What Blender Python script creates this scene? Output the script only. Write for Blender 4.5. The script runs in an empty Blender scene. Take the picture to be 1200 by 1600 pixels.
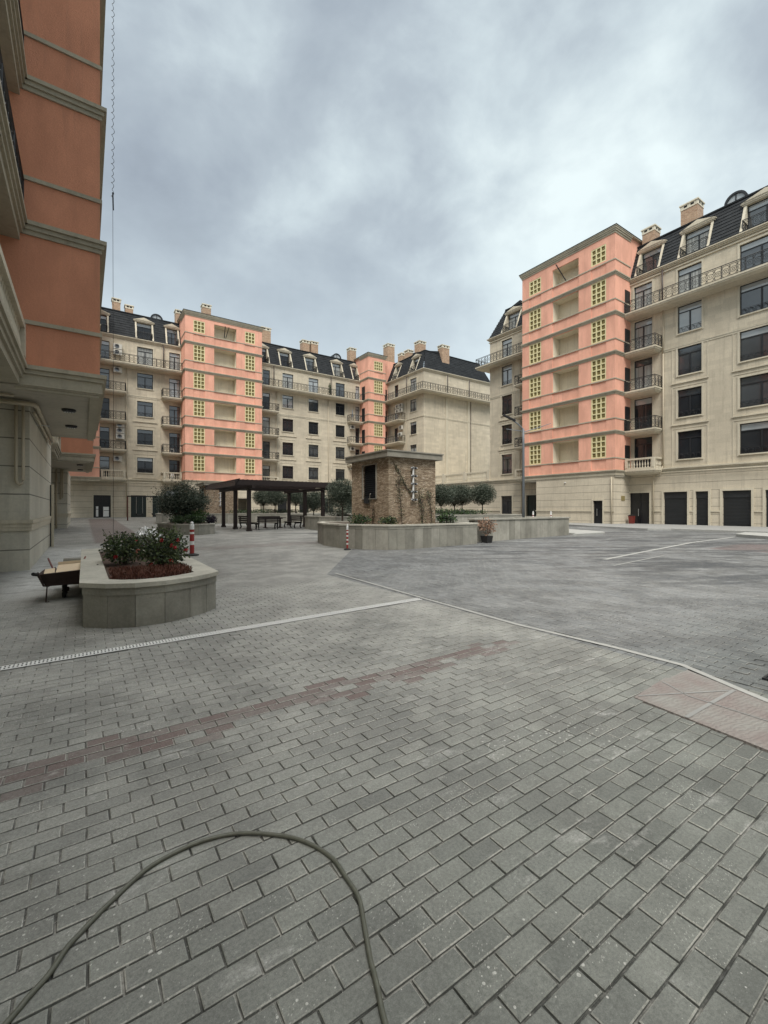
import bpy, bmesh, math, random
from mathutils import Vector
random.seed(7)
SC = bpy.context.scene
COL = SC.collection
R = math.radians
# ---------------------------------------------------------------- camera
cam = bpy.data.cameras.new("camera"); camo = bpy.data.objects.new("camera", cam); COL.objects.link(camo)
cam.sensor_fit = 'AUTO'; cam.sensor_width = 36; cam.lens = 36 * 690 / 1600
cam.shift_y = -4 / 1600; cam.clip_start = .05; cam.clip_end = 2000
camo.location = (0, 0, 1.6); camo.rotation_euler = (R(90), 0, -math.atan(469 / 690))
SC.camera = camo
SC.render.resolution_x = 768; SC.render.resolution_y = 1024
SC.view_settings.view_transform = 'Standard'; SC.view_settings.look = 'None'
SC.view_settings.exposure = 1.1; SC.view_settings.gamma = 1
# ---------------------------------------------------------------- sky and sun (overcast)
SUN_EL, SUN_AZ = R(52), R(215)
w = bpy.data.worlds.new("World"); SC.world = w; w.use_nodes = True
nt = w.node_tree; nt.nodes.clear()
def N(nt, t, **k):
    n = nt.nodes.new(t)
    for a, b in k.items():
        if a == 'ins':
            for kk, vv in b.items(): n.inputs[kk].default_value = vv
        else: setattr(n, a, b)
    return n
def ramp(nt, pts, fac=None, interp='LINEAR'):
    r = nt.nodes.new('ShaderNodeValToRGB'); e = r.color_ramp.elements; r.color_ramp.interpolation = interp
    while len(e) < len(pts): e.new(.5)
    for q, (p, c) in zip(e, pts):
        q.position = p; q.color = (c, c, c, 1) if isinstance(c, (int, float)) else (*c, 1)
    if fac is not None: nt.links.new(fac, r.inputs[0])
    return r
L = nt.links.new
out = N(nt, 'ShaderNodeOutputWorld')
sky = N(nt, 'ShaderNodeTexSky', sky_type='NISHITA', sun_disc=False, sun_elevation=SUN_EL, sun_rotation=SUN_AZ, dust_density=3.0)
bg1 = N(nt, 'ShaderNodeBackground', ins={'Strength': .055}); L(sky.outputs[0], bg1.inputs[0])
tc = N(nt, 'ShaderNodeTexCoord')
mp = N(nt, 'ShaderNodeMapping'); mp.inputs['Scale'].default_value = (1, 1, 1.35); mp.inputs['Location'].default_value = (.75, 1.35, .45)
L(tc.outputs['Generated'], mp.inputs[0])
n1 = N(nt, 'ShaderNodeTexNoise', ins={'Scale': 1.35, 'Detail': 5.0, 'Roughness': .42, 'Distortion': .25}); L(mp.outputs[0], n1.inputs['Vector'])
n2 = N(nt, 'ShaderNodeTexNoise', ins={'Scale': 4.6, 'Detail': 7.0, 'Roughness': .54, 'Distortion': .15}); L(mp.outputs[0], n2.inputs['Vector'])
mxn = N(nt, 'ShaderNodeMath', operation='MULTIPLY_ADD'); L(n2.outputs[0], mxn.inputs[0]); mxn.inputs[1].default_value = .40; 
sb = N(nt, 'ShaderNodeMath', operation='MULTIPLY'); L(n1.outputs[0], sb.inputs[0]); sb.inputs[1].default_value = .60; L(sb.outputs[0], mxn.inputs[2])
import mathutils
def skydir(px, py):
    a = -math.atan(469 / 690) * -1; r_ = Vector((math.sin(a) + math.cos(a) * (px - 600) / 690, math.cos(a) - math.sin(a) * (px - 600) / 690, (796 - py) / 690)).normalized(); return r_
ofs = N(nt, 'ShaderNodeMath', operation='SUBTRACT'); L(mxn.outputs[0], ofs.inputs[0]); ofs.inputs[1].default_value = .022; acc = ofs.outputs[0]
for (px, py, lo, amp) in ((420, 330, .80, -.085), (640, 260, .93, -.05), (800, 250, .93, .075), (1000, 330, .90, .02), (230, 60, .93, .03), (560, 60, .93, -.01), (1150, 60, .90, -.05), (900, 480, .93, .01)):
    dp = N(nt, 'ShaderNodeVectorMath', operation='DOT_PRODUCT'); L(tc.outputs['Generated'], dp.inputs[0]); dp.inputs[1].default_value = skydir(px, py)
    mr = N(nt, 'ShaderNodeMapRange', interpolation_type='SMOOTHSTEP', ins={'From Min': lo, 'From Max': 1.0, 'To Min': 0.0, 'To Max': amp}); L(dp.outputs['Value'], mr.inputs['Value'])
    ad = N(nt, 'ShaderNodeMath', operation='ADD'); L(acc, ad.inputs[0]); L(mr.outputs[0], ad.inputs[1]); acc = ad.outputs[0]
cr = ramp(nt, [(.27, (.145, .168, .195)), (.36, (.190, .220, .252)), (.44, (.240, .276, .305)), (.51, (.315, .362, .383)), (.60, (.43, .485, .49))], acc)
sep = N(nt, 'ShaderNodeSeparateXYZ'); L(tc.outputs['Generated'], sep.inputs[0])
hz = ramp(nt, [(.0, 1.0), (.25, .75), (.55, 0.0)], sep.outputs[2])
mh = N(nt, 'ShaderNodeMixRGB'); mh.inputs[2].default_value = (.385, .445, .47, 1)
hm = N(nt, 'ShaderNodeMath', operation='MULTIPLY'); L(hz.outputs[0], hm.inputs[0]); hm.inputs[1].default_value = .8
L(hm.outputs[0], mh.inputs[0]); L(cr.outputs[0], mh.inputs[1])
bg2 = N(nt, 'ShaderNodeBackground', ins={'Strength': 1.0}); 
zen = ramp(nt, [(.76, 1.0), (1.0, 3.4)], sep.outputs[2]); zen.color_ramp.elements[1].color = (1, 1, 1, 1); zen.color_ramp.elements[0].color = (.25, .25, .25, 1)
zf = N(nt, 'ShaderNodeMath', operation='MULTIPLY'); zf.inputs[1].default_value = 4.0; L(zen.outputs[0], zf.inputs[0]); L(zf.outputs[0], bg2.inputs['Strength'])

zc = N(nt, 'ShaderNodeMixRGB'); zc.inputs[2].default_value = (.44, .43, .405, 1); L(ramp(nt, [(.76, 0.0), (.95, 1.0)], sep.outputs[2]).outputs[0], zc.inputs[0]); L(mh.outputs[0], zc.inputs[1]); L(zc.outputs[0], bg2.inputs[0])
ms = N(nt, 'ShaderNodeMixShader', ins={0: .93}); L(bg1.outputs[0], ms.inputs[1]); L(bg2.outputs[0], ms.inputs[2]); L(ms.outputs[0], out.inputs[0])
sl = bpy.data.lights.new("sun", 'SUN'); sl.energy = 1.5; sl.angle = R(25); sl.color = (1, .96, .9)
so = bpy.data.objects.new("sun", sl); COL.objects.link(so)
so.rotation_euler = (R(90) - SUN_EL, 0, R(180) - SUN_AZ)   # sky azimuth measured clockwise from +Y
# ---------------------------------------------------------------- ground height (gentle rise away from the camera)
def zg(x, y):
    y = max(y, 0)
    return .0002 * y * y + .010 * min(max(x, -10), 60) * math.exp(-(y / 40) ** 2)
# ---------------------------------------------------------------- mesh builder
ORG = {}
class MB:
    def __init__(s, T=None): s.v = []; s.f = []; s.m = []; s.T = T
    def p(s, a, b, c):
        s.v.append(s.T(a, b, c) if s.T else (a, b, c)); return len(s.v) - 1
    def face(s, pts, m=0):
        s.f.append([s.p(*q) for q in pts]); s.m.append(m)
    def box(s, a0, a1, b0, b1, c0, c1, m=0):
        i = [s.p(a, b, c) for c in (c0, c1) for (a, b) in ((a0, b0), (a1, b0), (a1, b1), (a0, b1))]
        for q in ((0, 3, 2, 1), (4, 5, 6, 7), (0, 1, 5, 4), (1, 2, 6, 5), (2, 3, 7, 6), (3, 0, 4, 7)):
            s.f.append([i[k] for k in q]); s.m.append(m)
    def prism(s, poly, z0, z1, m=0, zf=None):
        n = len(poly)
        a = [s.p(x, y, z0 if not zf else z0 + zf(x, y)) for x, y in poly]; b = [s.p(x, y, z1) for x, y in poly]
        s.f.append(a[::-1]); s.m.append(m); s.f.append(b); s.m.append(m)
        for k in range(n): s.f.append([a[k], a[(k + 1) % n], b[(k + 1) % n], b[k]]); s.m.append(m)
    def loft(s, A, B, m=0, cap=True):          # two point loops
        n = len(A); a = [s.p(*q) for q in A]; b = [s.p(*q) for q in B]
        for k in range(n): s.f.append([a[k], a[(k + 1) % n], b[(k + 1) % n], b[k]]); s.m.append(m)
        if cap: s.f.append(a[::-1]); s.m.append(m); s.f.append(b); s.m.append(m)
    def tube(s, path, r, seg=6, m=0, closed=False):
        P = [Vector(q) for q in path]; n = len(P); rings = []
        for k in range(n):
            d = (P[(k + 1) % n] - P[k - 1]) if closed else (P[min(k + 1, n - 1)] - P[max(k - 1, 0)])
            if d.length < 1e-9: d = Vector((0, 0, 1))
            d.normalize(); up = Vector((0, 0, 1)) if abs(d.z) < .93 else Vector((1, 0, 0))
            a = d.cross(up).normalized(); b = d.cross(a); rr = r[k] if isinstance(r, (list, tuple)) else r
            rings.append([s.p(*(P[k] + a * rr * math.cos(t) + b * rr * math.sin(t))) for t in [2 * math.pi * j / seg for j in range(seg)]])
        for k in range(n if closed else n - 1):
            A = rings[k]; B = rings[(k + 1) % n]
            for j in range(seg): s.f.append([A[j], A[(j + 1) % seg], B[(j + 1) % seg], B[j]]); s.m.append(m)
        if not closed:
            s.f.append(rings[0][::-1]); s.m.append(m); s.f.append(rings[-1]); s.m.append(m)
    def lathe(s, prof, c, seg=10, m=0):
        rings = []
        for r, z in prof: rings.append([s.p(c[0] + r * math.cos(t), c[1] + r * math.sin(t), c[2] + z) for t in [2 * math.pi * j / seg for j in range(seg)]])
        for A, B in zip(rings, rings[1:]):
            for j in range(seg): s.f.append([A[j], A[(j + 1) % seg], B[(j + 1) % seg], B[j]]); s.m.append(m)
        s.f.append(rings[0][::-1]); s.m.append(m); s.f.append(rings[-1]); s.m.append(m)
    def wall(s, u0, u1, z0, z1, ops=(), depth=.2, n=0, m=0, mr=None):
        U = sorted({u0, u1, *[min(max(o[k], u0), u1) for o in ops for k in (0, 1)]}); Zs = sorted({z0, z1, *[min(max(o[k], z0), z1) for o in ops for k in (2, 3)]})
        for a, b in zip(U, U[1:]):
            for c, d in zip(Zs, Zs[1:]):
                cu, cz = (a + b) / 2, (c + d) / 2
                if any(o[0] < cu < o[1] and o[2] < cz < o[3] for o in ops): continue
                s.face([(a, n, c), (b, n, c), (b, n, d), (a, n, d)], m)
        mr = m if mr is None else mr
        for (a, b, c, d) in ops:
            k = n - depth
            s.face([(a, n, c), (a, k, c), (a, k, d), (a, n, d)], mr); s.face([(b, n, c), (b, k, c), (b, k, d), (b, n, d)], mr)
            s.face([(a, n, c), (b, n, c), (b, k, c), (a, k, c)], mr); s.face([(a, n, d), (b, n, d), (b, k, d), (a, k, d)], mr)
    def build(s, name, mats, parent=None, smooth=False, fixn=True, org=None):
        me = bpy.data.meshes.new(name)
        o_ = ORG.get(parent.name, Vector((0, 0, 0))) if parent is not None else Vector(org or (0, 0, 0))
        me.from_pydata([tuple(Vector(q) - o_) for q in s.v], [], s.f)
        if not isinstance(mats, (list, tuple)): mats = [mats]
        for mt in mats: me.materials.append(mt)
        if len(mats) > 1: me.polygons.foreach_set('material_index', s.m)
        if fixn:
            bm = bmesh.new(); bm.from_mesh(me); bmesh.ops.remove_doubles(bm, verts=bm.verts, dist=.0004)
            bmesh.ops.recalc_face_normals(bm, faces=bm.faces); bm.to_mesh(me); bm.free()
        if smooth: me.polygons.foreach_set('use_smooth', [True] * len(me.polygons))
        me.update()
        ob = bpy.data.objects.new(name, me); COL.objects.link(ob)
        if parent is not None: ob.parent = parent; ORG[ob.name] = o_
        else: ob.location = o_
        return ob
def tag(o, label=None, cat=None, group=None, kind=None):
    if label: o['label'] = label
    if cat: o['category'] = cat
    if group: o['group'] = group
    if kind: o['kind'] = kind
    return o
def thing(name, label, cat, loc=(0, 0, 0), group=None, rz=0):
    o = bpy.data.objects.new(name, None); COL.objects.link(o); o.location = loc; o.rotation_euler.z = rz; o.empty_display_size = .3
    ORG[o.name] = Vector(loc); return tag(o, label, cat, group)
def local(o): ORG[o.name] = Vector((0, 0, 0)); return o           # its parts are written in local coordinates
def copy_tree(o, loc, rz=0, label=None, sc=None):
    def cp(q, par):
        c = q.copy(); COL.objects.link(c); c.parent = par
        for ch in [x for x in ALLCH(q)]: cp(ch, c)
        return c
    r = cp(o, None); r.location = loc; r.rotation_euler = (0, 0, rz)
    if sc: r.scale = (sc, sc, sc) if isinstance(sc, (int, float)) else sc
    if label: r['label'] = label
    return r
def ALLCH(q): return [x for x in COL.objects if x.parent == q]
# ---------------------------------------------------------------- materials
def mat(name, col=(.5, .5, .5), rough=.8, metal=0, spec=.5):
    m = bpy.data.materials.new(name); m.use_nodes = True; b = m.node_tree.nodes['Principled BSDF']
    b.inputs['Base Color'].default_value = (*col, 1); b.inputs['Roughness'].default_value = rough; b.inputs['Metallic'].default_value = metal
    b.inputs['Specular IOR Level'].default_value = spec
    return m, m.node_tree, b
def pos(nt):
    g = N(nt, 'ShaderNodeNewGeometry'); return g.outputs['Position']
def noise(nt, vec, scale, detail=4, rough=.55, dist=0):
    n = N(nt, 'ShaderNodeTexNoise', ins={'Scale': scale, 'Detail': detail, 'Roughness': rough, 'Distortion': dist})
    nt.links.new(vec, n.inputs['Vector']); return n.outputs[0]
def mixc(nt, fac, a, b, mode='MIX'):
    m = N(nt, 'ShaderNodeMixRGB', blend_type=mode)
    for k, x in ((0, fac), (1, a), (2, b)):
        if isinstance(x, (int, float)): m.inputs[k].default_value = x if k == 0 else (x, x, x, 1)
        elif isinstance(x, tuple): m.inputs[k].default_value = (*x, 1)
        else: nt.links.new(x, m.inputs[k])
    return m.outputs[0]
def mth(nt, op, a, b=None, c=None, clamp=False):
    m = N(nt, 'ShaderNodeMath', operation=op); m.use_clamp = clamp
    for k, x in enumerate((a, b, c)):
        if x is None: continue
        if isinstance(x, (int, float)): m.inputs[k].default_value = x
        else: nt.links.new(x, m.inputs[k])
    return m.outputs[0]
def vscale(nt, vec, s, loc=(0, 0, 0), rot=(0, 0, 0)):
    m = N(nt, 'ShaderNodeMapping'); m.inputs['Scale'].default_value = s; m.inputs['Location'].default_value = loc; m.inputs['Rotation'].default_value = rot
    nt.links.new(vec, m.inputs[0]); return m.outputs[0]
def bump(nt, b, h, strength=.3, dist=.01, normal=None):
    n = N(nt, 'ShaderNodeBump', ins={'Strength': strength, 'Distance': dist}); nt.links.new(h, n.inputs['Height'])
    if normal is not None: nt.links.new(normal, n.inputs['Normal'])
    nt.links.new(n.outputs[0], b.inputs['Normal']); return n.outputs[0]
def xyz(nt, v):
    s = N(nt, 'ShaderNodeSeparateXYZ'); nt.links.new(v, s.inputs[0]); return s.outputs
def comb(nt, x, y, z=0.0):
    c = N(nt, 'ShaderNodeCombineXYZ')
    for k, q in enumerate((x, y, z)):
        if isinstance(q, (int, float)): c.inputs[k].default_value = q
        else: nt.links.new(q, c.inputs[k])
    return c.outputs[0]
def wallvec(nt):
    p = pos(nt); X, Y, Z = xyz(nt, p); return p, comb(nt, mth(nt, 'ADD', X, Y), Z, 0.0), Z
def brick(nt, vec, w, h, mortar, c1, c2, cm, off=.5, bias=0, smooth=.1):
    b = N(nt, 'ShaderNodeTexBrick', offset=off, ins={'Scale': 1.0, 'Mortar Size': mortar, 'Mortar Smooth': smooth, 'Bias': bias, 'Brick Width': w, 'Row Height': h})
    b.inputs['Color1'].default_value = (*c1, 1); b.inputs['Color2'].default_value = (*c2, 1); b.inputs['Mortar'].default_value = (*cm, 1)
    nt.links.new(vec, b.inputs['Vector']); return b
def m_stone(name, base, groove=None, blk=(.62, .31), contrast=.1, zoff=0.0):
    m, nt, b = mat(name, base, .85, spec=.25); lk = nt.links.new
    p, wv, Z = wallvec(nt)
    hi = tuple(c * (1 + contrast) for c in base); lo = tuple(c * (1 - contrast) for c in base)
    br = brick(nt, wv, blk[0], blk[1], .002, lo, hi, tuple(c * .82 for c in base))
    col = mixc(nt, .85, base, br.outputs[0])
    n1 = noise(nt, vscale(nt, p, (.5, .5, .22)), 1.0, 5, .6); col = mixc(nt, ramp(nt, [(.35, .45), (.62, 0.0)], n1).outputs[0], col, tuple(c * .66 for c in base))
    n3 = noise(nt, vscale(nt, p, (5, 5, .35)), 1.0, 5, .65); col = mixc(nt, ramp(nt, [(.52, 0.0), (.75, .5)], n3).outputs[0], col, tuple(c * .55 for c in base))
    n2 = noise(nt, p, 14, 5, .7); col = mixc(nt, .35, col, mixc(nt, 1.0, col, ramp(nt, [(.3, .72), (.7, 1.2)], n2).outputs[0], 'MULTIPLY'))
    h = mth(nt, 'MULTIPLY', n2, .4)
    if groove:
        g = mth(nt, 'PINGPONG', mth(nt, 'ADD', Z, zoff), groove / 2)
        gm = ramp(nt, [(0.0, 0.0), (.011, 0.0), (.018, 1.0)], g).outputs[0]
        col = mixc(nt, mth(nt, 'SUBTRACT', 1.0, gm), col, tuple(c * .32 for c in base)); h = mth(nt, 'ADD', h, mth(nt, 'MULTIPLY', gm, 3.0))
    lk(col, b.inputs['Base Color']); bump(nt, b, h, .5, .006)
    return m
STONE = (.585, .52, .405)
M = {}
M['stone'] = m_stone('facade_stone', STONE, contrast=.11, blk=(.95, .31))
M['stone_rust'] = m_stone('rusticated_stone', (.60, .535, .42), groove=.62, contrast=.05, zoff=.03)
M['stone_left'] = m_stone('rusticated_stone_left', (.60, .57, .48), groove=.715, contrast=.03, zoff=.155)
M['trim'] = m_stone('trim_stone', (.60, .545, .43), blk=(1.2, .9), contrast=.03)
M['band'] = m_stone('band_stone', (.44, .40, .31), blk=(1.5, .9), contrast=.04)
M['soffit'] = m_stone('soffit_plaster', (.50, .46, .38), blk=(3, 3), contrast=.02)
M['cream'] = m_stone('cream_plaster', (.74, .68, .54), blk=(9, 9), contrast=.01)
def m_stucco(name, base):
    m, nt, b = mat(name, base, .9, spec=.15); p = pos(nt)
    n1 = noise(nt, p, 26, 6, .75, .6); n2 = noise(nt, vscale(nt, p, (.8, .8, .35)), 1.0, 5, .6); n3 = noise(nt, p, 90, 3, .7)
    col = mixc(nt, ramp(nt, [(.3, 0.0), (.75, .55)], n1).outputs[0], base, tuple(min(1, c * 1.35 + .02) for c in base))
    col = mixc(nt, ramp(nt, [(.42, .5), (.62, 0.0)], n2).outputs[0], col, tuple(c * .70 for c in base))
    n4 = noise(nt, vscale(nt, p, (3.5, 3.5, .25)), 1.0, 5, .65); col = mixc(nt, ramp(nt, [(.54, 0.0), (.74, .4)], n4).outputs[0], col, tuple(c * .55 + .03 for c in base))
    nt.links.new(col, b.inputs['Base Color']); h = mth(nt, 'ADD', mth(nt, 'MULTIPLY', n1, 1.0), mth(nt, 'MULTIPLY', n3, .4)); bump(nt, b, h, .8, .012)
    return m
M['pink'] = m_stucco('salmon_stucco', (.79, .405, .295))
M['orange'] = m_stucco('orange_stucco', (.64, .29, .18))
def m_roof():
    m, nt, b = mat('roof_tile', (.03, .034, .04), .7, spec=.15); p = pos(nt); X, Y, Z = xyz(nt, p)
    br = brick(nt, comb(nt, mth(nt, 'ADD', X, Y), Z), .36, .31, .004, (.014, .016, .018), (.026, .029, .032), (.008, .008, .009))
    n = noise(nt, p, 3, 4); col = mixc(nt, ramp(nt, [(.4, 0.0), (.7, .5)], n).outputs[0], br.outputs[0], (.032, .035, .037))
    nt.links.new(col, b.inputs['Base Color']); return m
M['roof'] = m_roof()
def m_plain(name, col, rough=.6, metal=0, spec=.5, var=.25, sc=6, bmp=0):
    m, nt, b = mat(name, col, rough, metal, spec); p = N(nt, 'ShaderNodeTexCoord').outputs['Object']; n = noise(nt, p, sc, 5, .6)
    nt.links.new(mixc(nt, n, tuple(c * (1 - var) for c in col), tuple(min(1, c * (1 + var)) for c in col)), b.inputs['Base Color'])
    if bmp: bump(nt, b, n, bmp, .01)
    return m
M['iron'] = m_plain('black_iron', (.013, .014, .016), .5)
M['frame'] = m_plain('dark_frame', (.016, .017, .02), .4)
M['shutter'] = m_plain('dark_shutter', (.022, .024, .026), .5, var=.3, sc=2)
M['door'] = m_plain('dark_door', (.012, .013, .015), .35)
M['greendoor'] = m_plain('green_black_door', (.012, .022, .02), .35)
M['yellow'] = m_plain('yellow_lattice', (.68, .61, .35), .8, var=.1)
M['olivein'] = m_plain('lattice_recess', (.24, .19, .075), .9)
M['pipe'] = m_plain('beige_pipe', (.48, .42, .31), .5, var=.08)
M['pipedark'] = m_plain('brown_pipe', (.05, .035, .03), .5)
M['white'] = m_plain('white_paint', (.75, .75, .73), .5, var=.06)
M['whitebag'] = m_plain('white_plastic', (.80, .80, .79), .4, var=.1, sc=9)
M['redband'] = m_plain('red_reflective', (.30, .03, .026), .45, var=.15)
M['rubber'] = m_plain('black_rubber', (.02, .02, .02), .8)
M['wood'] = m_plain('dark_red_wood', (.017, .009, .008), .6, var=.35, sc=8)
M['ply'] = m_plain('plywood', (.66, .53, .37), .75, var=.15, sc=12)
M['rust'] = m_plain('rusty_steel', (.038, .021, .018), .7, var=.5, sc=9)
M['handle'] = m_plain('red_wood_handle', (.16, .055, .045), .6, var=.3)
M['steel'] = m_plain('brushed_steel', (.6, .6, .6), .3, metal=.9)
M['lamppost'] = m_plain('grey_post', (.16, .18, .2), .5, var=.1)
M['redbin'] = m_plain('red_plastic', (.16, .025, .018), .5, var=.3)
M['green'] = m_plain('green_plastic', (.02, .22, .14), .4, var=.1)
M['darkred'] = m_plain('dark_red_paint', (.10, .028, .022), .5)
M['bark'] = m_plain('bark', (.06, .045, .035), .9, var=.4, sc=20, bmp=.5)
M['acwhite'] = m_plain('ac_casing', (.55, .53, .47), .6, var=.1)
M['soil'] = m_plain('mulch', (.075, .045, .032), .95, var=.7, sc=40, bmp=.8)
M['kerb'] = m_plain('pale_kerb_stone', (.34, .34, .32), .85, var=.3, sc=7, bmp=.3)
M['walk'] = m_plain('sidewalk_stone', (.26, .26, .25), .85, var=.25, sc=2)
M['paper'] = m_plain('paper', (.8, .8, .78), .7, var=.05)
M['hose'] = m_plain('green_grey_hose', (.085, .088, .068), .5, var=.45, sc=25)
M['void'] = m_plain('drain_hole', (.01, .01, .01), .9)
M['red'] = m_plain('rose_red', (.38, .012, .02), .6, var=.3)
M['pinkfl'] = m_plain('rose_pale', (.6, .22, .16), .6, var=.2)
def m_concrete(name, base, cap=False):
    m, nt, b = mat(name, base, .85, spec=.25); p = pos(nt)
    n1 = noise(nt, p, 1.6, 6, .65); n2 = noise(nt, p, 30, 5, .7); n3 = noise(nt, vscale(nt, p, (7, 7, .6)), 1.0, 4, .6)
    col = mixc(nt, ramp(nt, [(.36, .7), (.62, 0.0)], n1).outputs[0], base, tuple(c * .62 for c in base))
    if not cap: col = mixc(nt, ramp(nt, [(.5, 0.0), (.7, .5)], n3).outputs[0], col, tuple(c * .6 for c in base))
    col = mixc(nt, .5, col, mixc(nt, 1.0, col, ramp(nt, [(.3, .75), (.7, 1.2)], n2).outputs[0], 'MULTIPLY'))
    nt.links.new(col, b.inputs['Base Color']); bump(nt, b, n2, .3, .004); return m
PANELS = [m_concrete('planter_panel_a', (.33, .32, .275)), m_concrete('planter_panel_b', (.285, .275, .235)), m_concrete('planter_panel_c', (.39, .375, .325))]
M['cap'] = m_concrete('planter_cap', (.52, .50, .43), True)
M['capdull'] = m_concrete('planter_cap_dull', (.40, .385, .33), True)
M['slab'] = m_concrete('slab_concrete', (.33, .31, .26), True)
def m_rubble():
    m, nt, b = mat('split_stone', (.3, .22, .16), .9, spec=.2); p, wv, Z = wallvec(nt)
    nz = noise(nt, p, 5, 3); wv2 = N(nt, 'ShaderNodeVectorMath', operation='ADD'); nt.links.new(wv, wv2.inputs[0])
    nt.links.new(comb(nt, 0.0, mth(nt, 'MULTIPLY', mth(nt, 'SUBTRACT', nz, .5), .10)), wv2.inputs[1])
    br = brick(nt, wv2.outputs[0], .17, .042, .006, (.30, .215, .14), (.70, .57, .42), (.13, .095, .065), smooth=.3)
    n = noise(nt, p, 7, 5, .7); n2 = noise(nt, vscale(nt, p, (9, 9, 26)), 1.0, 4, .7)
    col = mixc(nt, ramp(nt, [(.45, 0.0), (.62, .6)], n2).outputs[0], br.outputs[0], (.19, .145, .10))
    col = mixc(nt, ramp(nt, [(.58, 0.0), (.68, .8)], n).outputs[0], col, (.66, .58, .48))
    nt.links.new(col, b.inputs['Base Color']); h = mth(nt, 'SUBTRACT', mth(nt, 'ADD', n2, mth(nt, 'MULTIPLY', n, .6)), mth(nt, 'MULTIPLY', br.outputs['Fac'], .8)); bump(nt, b, h, .8, .03)
    return m
M['rubble'] = m_rubble()
def m_chim():
    m, nt, b = mat('chimney_brick', (.3, .15, .1), .9); p, wv, Z = wallvec(nt)
    br = brick(nt, wv, .24, .075, .010, (.24, .12, .07), (.46, .30, .19), (.40, .34, .26)); n = noise(nt, p, 5, 4)
    nt.links.new(mixc(nt, ramp(nt, [(.4, 0.0), (.7, .5)], n).outputs[0], br.outputs[0], (.50, .36, .24)), b.inputs['Base Color']); return m
M['chim'] = m_chim()
def m_glass(name, dark, tint, curtain=0):
    m, nt, b = mat(name, dark, .05, spec=.5); p = pos(nt); b.inputs['IOR'].default_value = 1.5 if name in ('glass_dark', 'glass_curtain') else 1.95
    n = noise(nt, p, .9, 3); lk = nt.links.new
    bu = N(nt, 'ShaderNodeBump', ins={'Strength': .05, 'Distance': .02}); lk(noise(nt, p, 2.5, 2), bu.inputs['Height']); lk(bu.outputs[0], b.inputs['Normal'])
    if curtain:
        X, Y, Z = xyz(nt, p); wv = noise(nt, comb(nt, mth(nt, 'MULTIPLY', mth(nt, 'ADD', X, Y), 9), 0.0, 0.0), 1.0, 2)
        lk(mixc(nt, ramp(nt, [(.35, 0.0), (.65, 1.0)], wv).outputs[0], tuple(c * .45 for c in tint), tint), b.inputs['Base Color'])
    else: lk(mixc(nt, n, dark, tint), b.inputs['Base Color'])
    return m
GL = [m_glass('glass_dark', (.008, .010, .013), (.03, .033, .038)), m_glass('glass_mid', (.02, .024, .03), (.07, .08, .09)), m_glass('glass_curtain', (.07, .07, .07), (.42, .43, .41), 1)]
GLSKY = m_glass('glass_sky_tint', (.26, .28, .29), (.46, .49, .50))  # pale base colour paints in the sky reflection of upper panes
def m_leaf(name, c1, c2, c3=None):
    m, nt, b = mat(name, c1, .6, spec=.3); p = N(nt, 'ShaderNodeTexCoord').outputs['Object']; n = noise(nt, p, 3.0, 5, .75); n2 = noise(nt, p, 37, 2, .7)
    col = mixc(nt, ramp(nt, [(.35, 0.0), (.65, 1.0)], n2).outputs[0], c1, c2)
    col = mixc(nt, ramp(nt, [(.4, 0.0), (.7, .5)], n).outputs[0], col, c3 or c2); nt.links.new(col, b.inputs['Base Color']); return m
M['olive'] = m_leaf('olive_leaf', (.050, .066, .044), (.145, .165, .125), (.20, .22, .175))
M['oliveD'] = m_leaf('olive_leaf_dark', (.016, .026, .017), (.045, .062, .042))
M['rose'] = m_leaf('rose_leaf', (.035, .065, .024), (.10, .145, .05), (.13, .12, .06))
M['box'] = m_leaf('green_shrub_leaf', (.022, .05, .014), (.06, .11, .03))
M['dry'] = m_leaf('dry_leaf', (.16, .085, .055), (.34, .22, .15))
M['cover'] = m_leaf('red_brown_cover', (.085, .028, .02), (.17, .065, .045), (.14, .085, .05))
M['purple'] = m_leaf('dark_purple_leaf', (.02, .018, .03), (.045, .035, .055))
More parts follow.
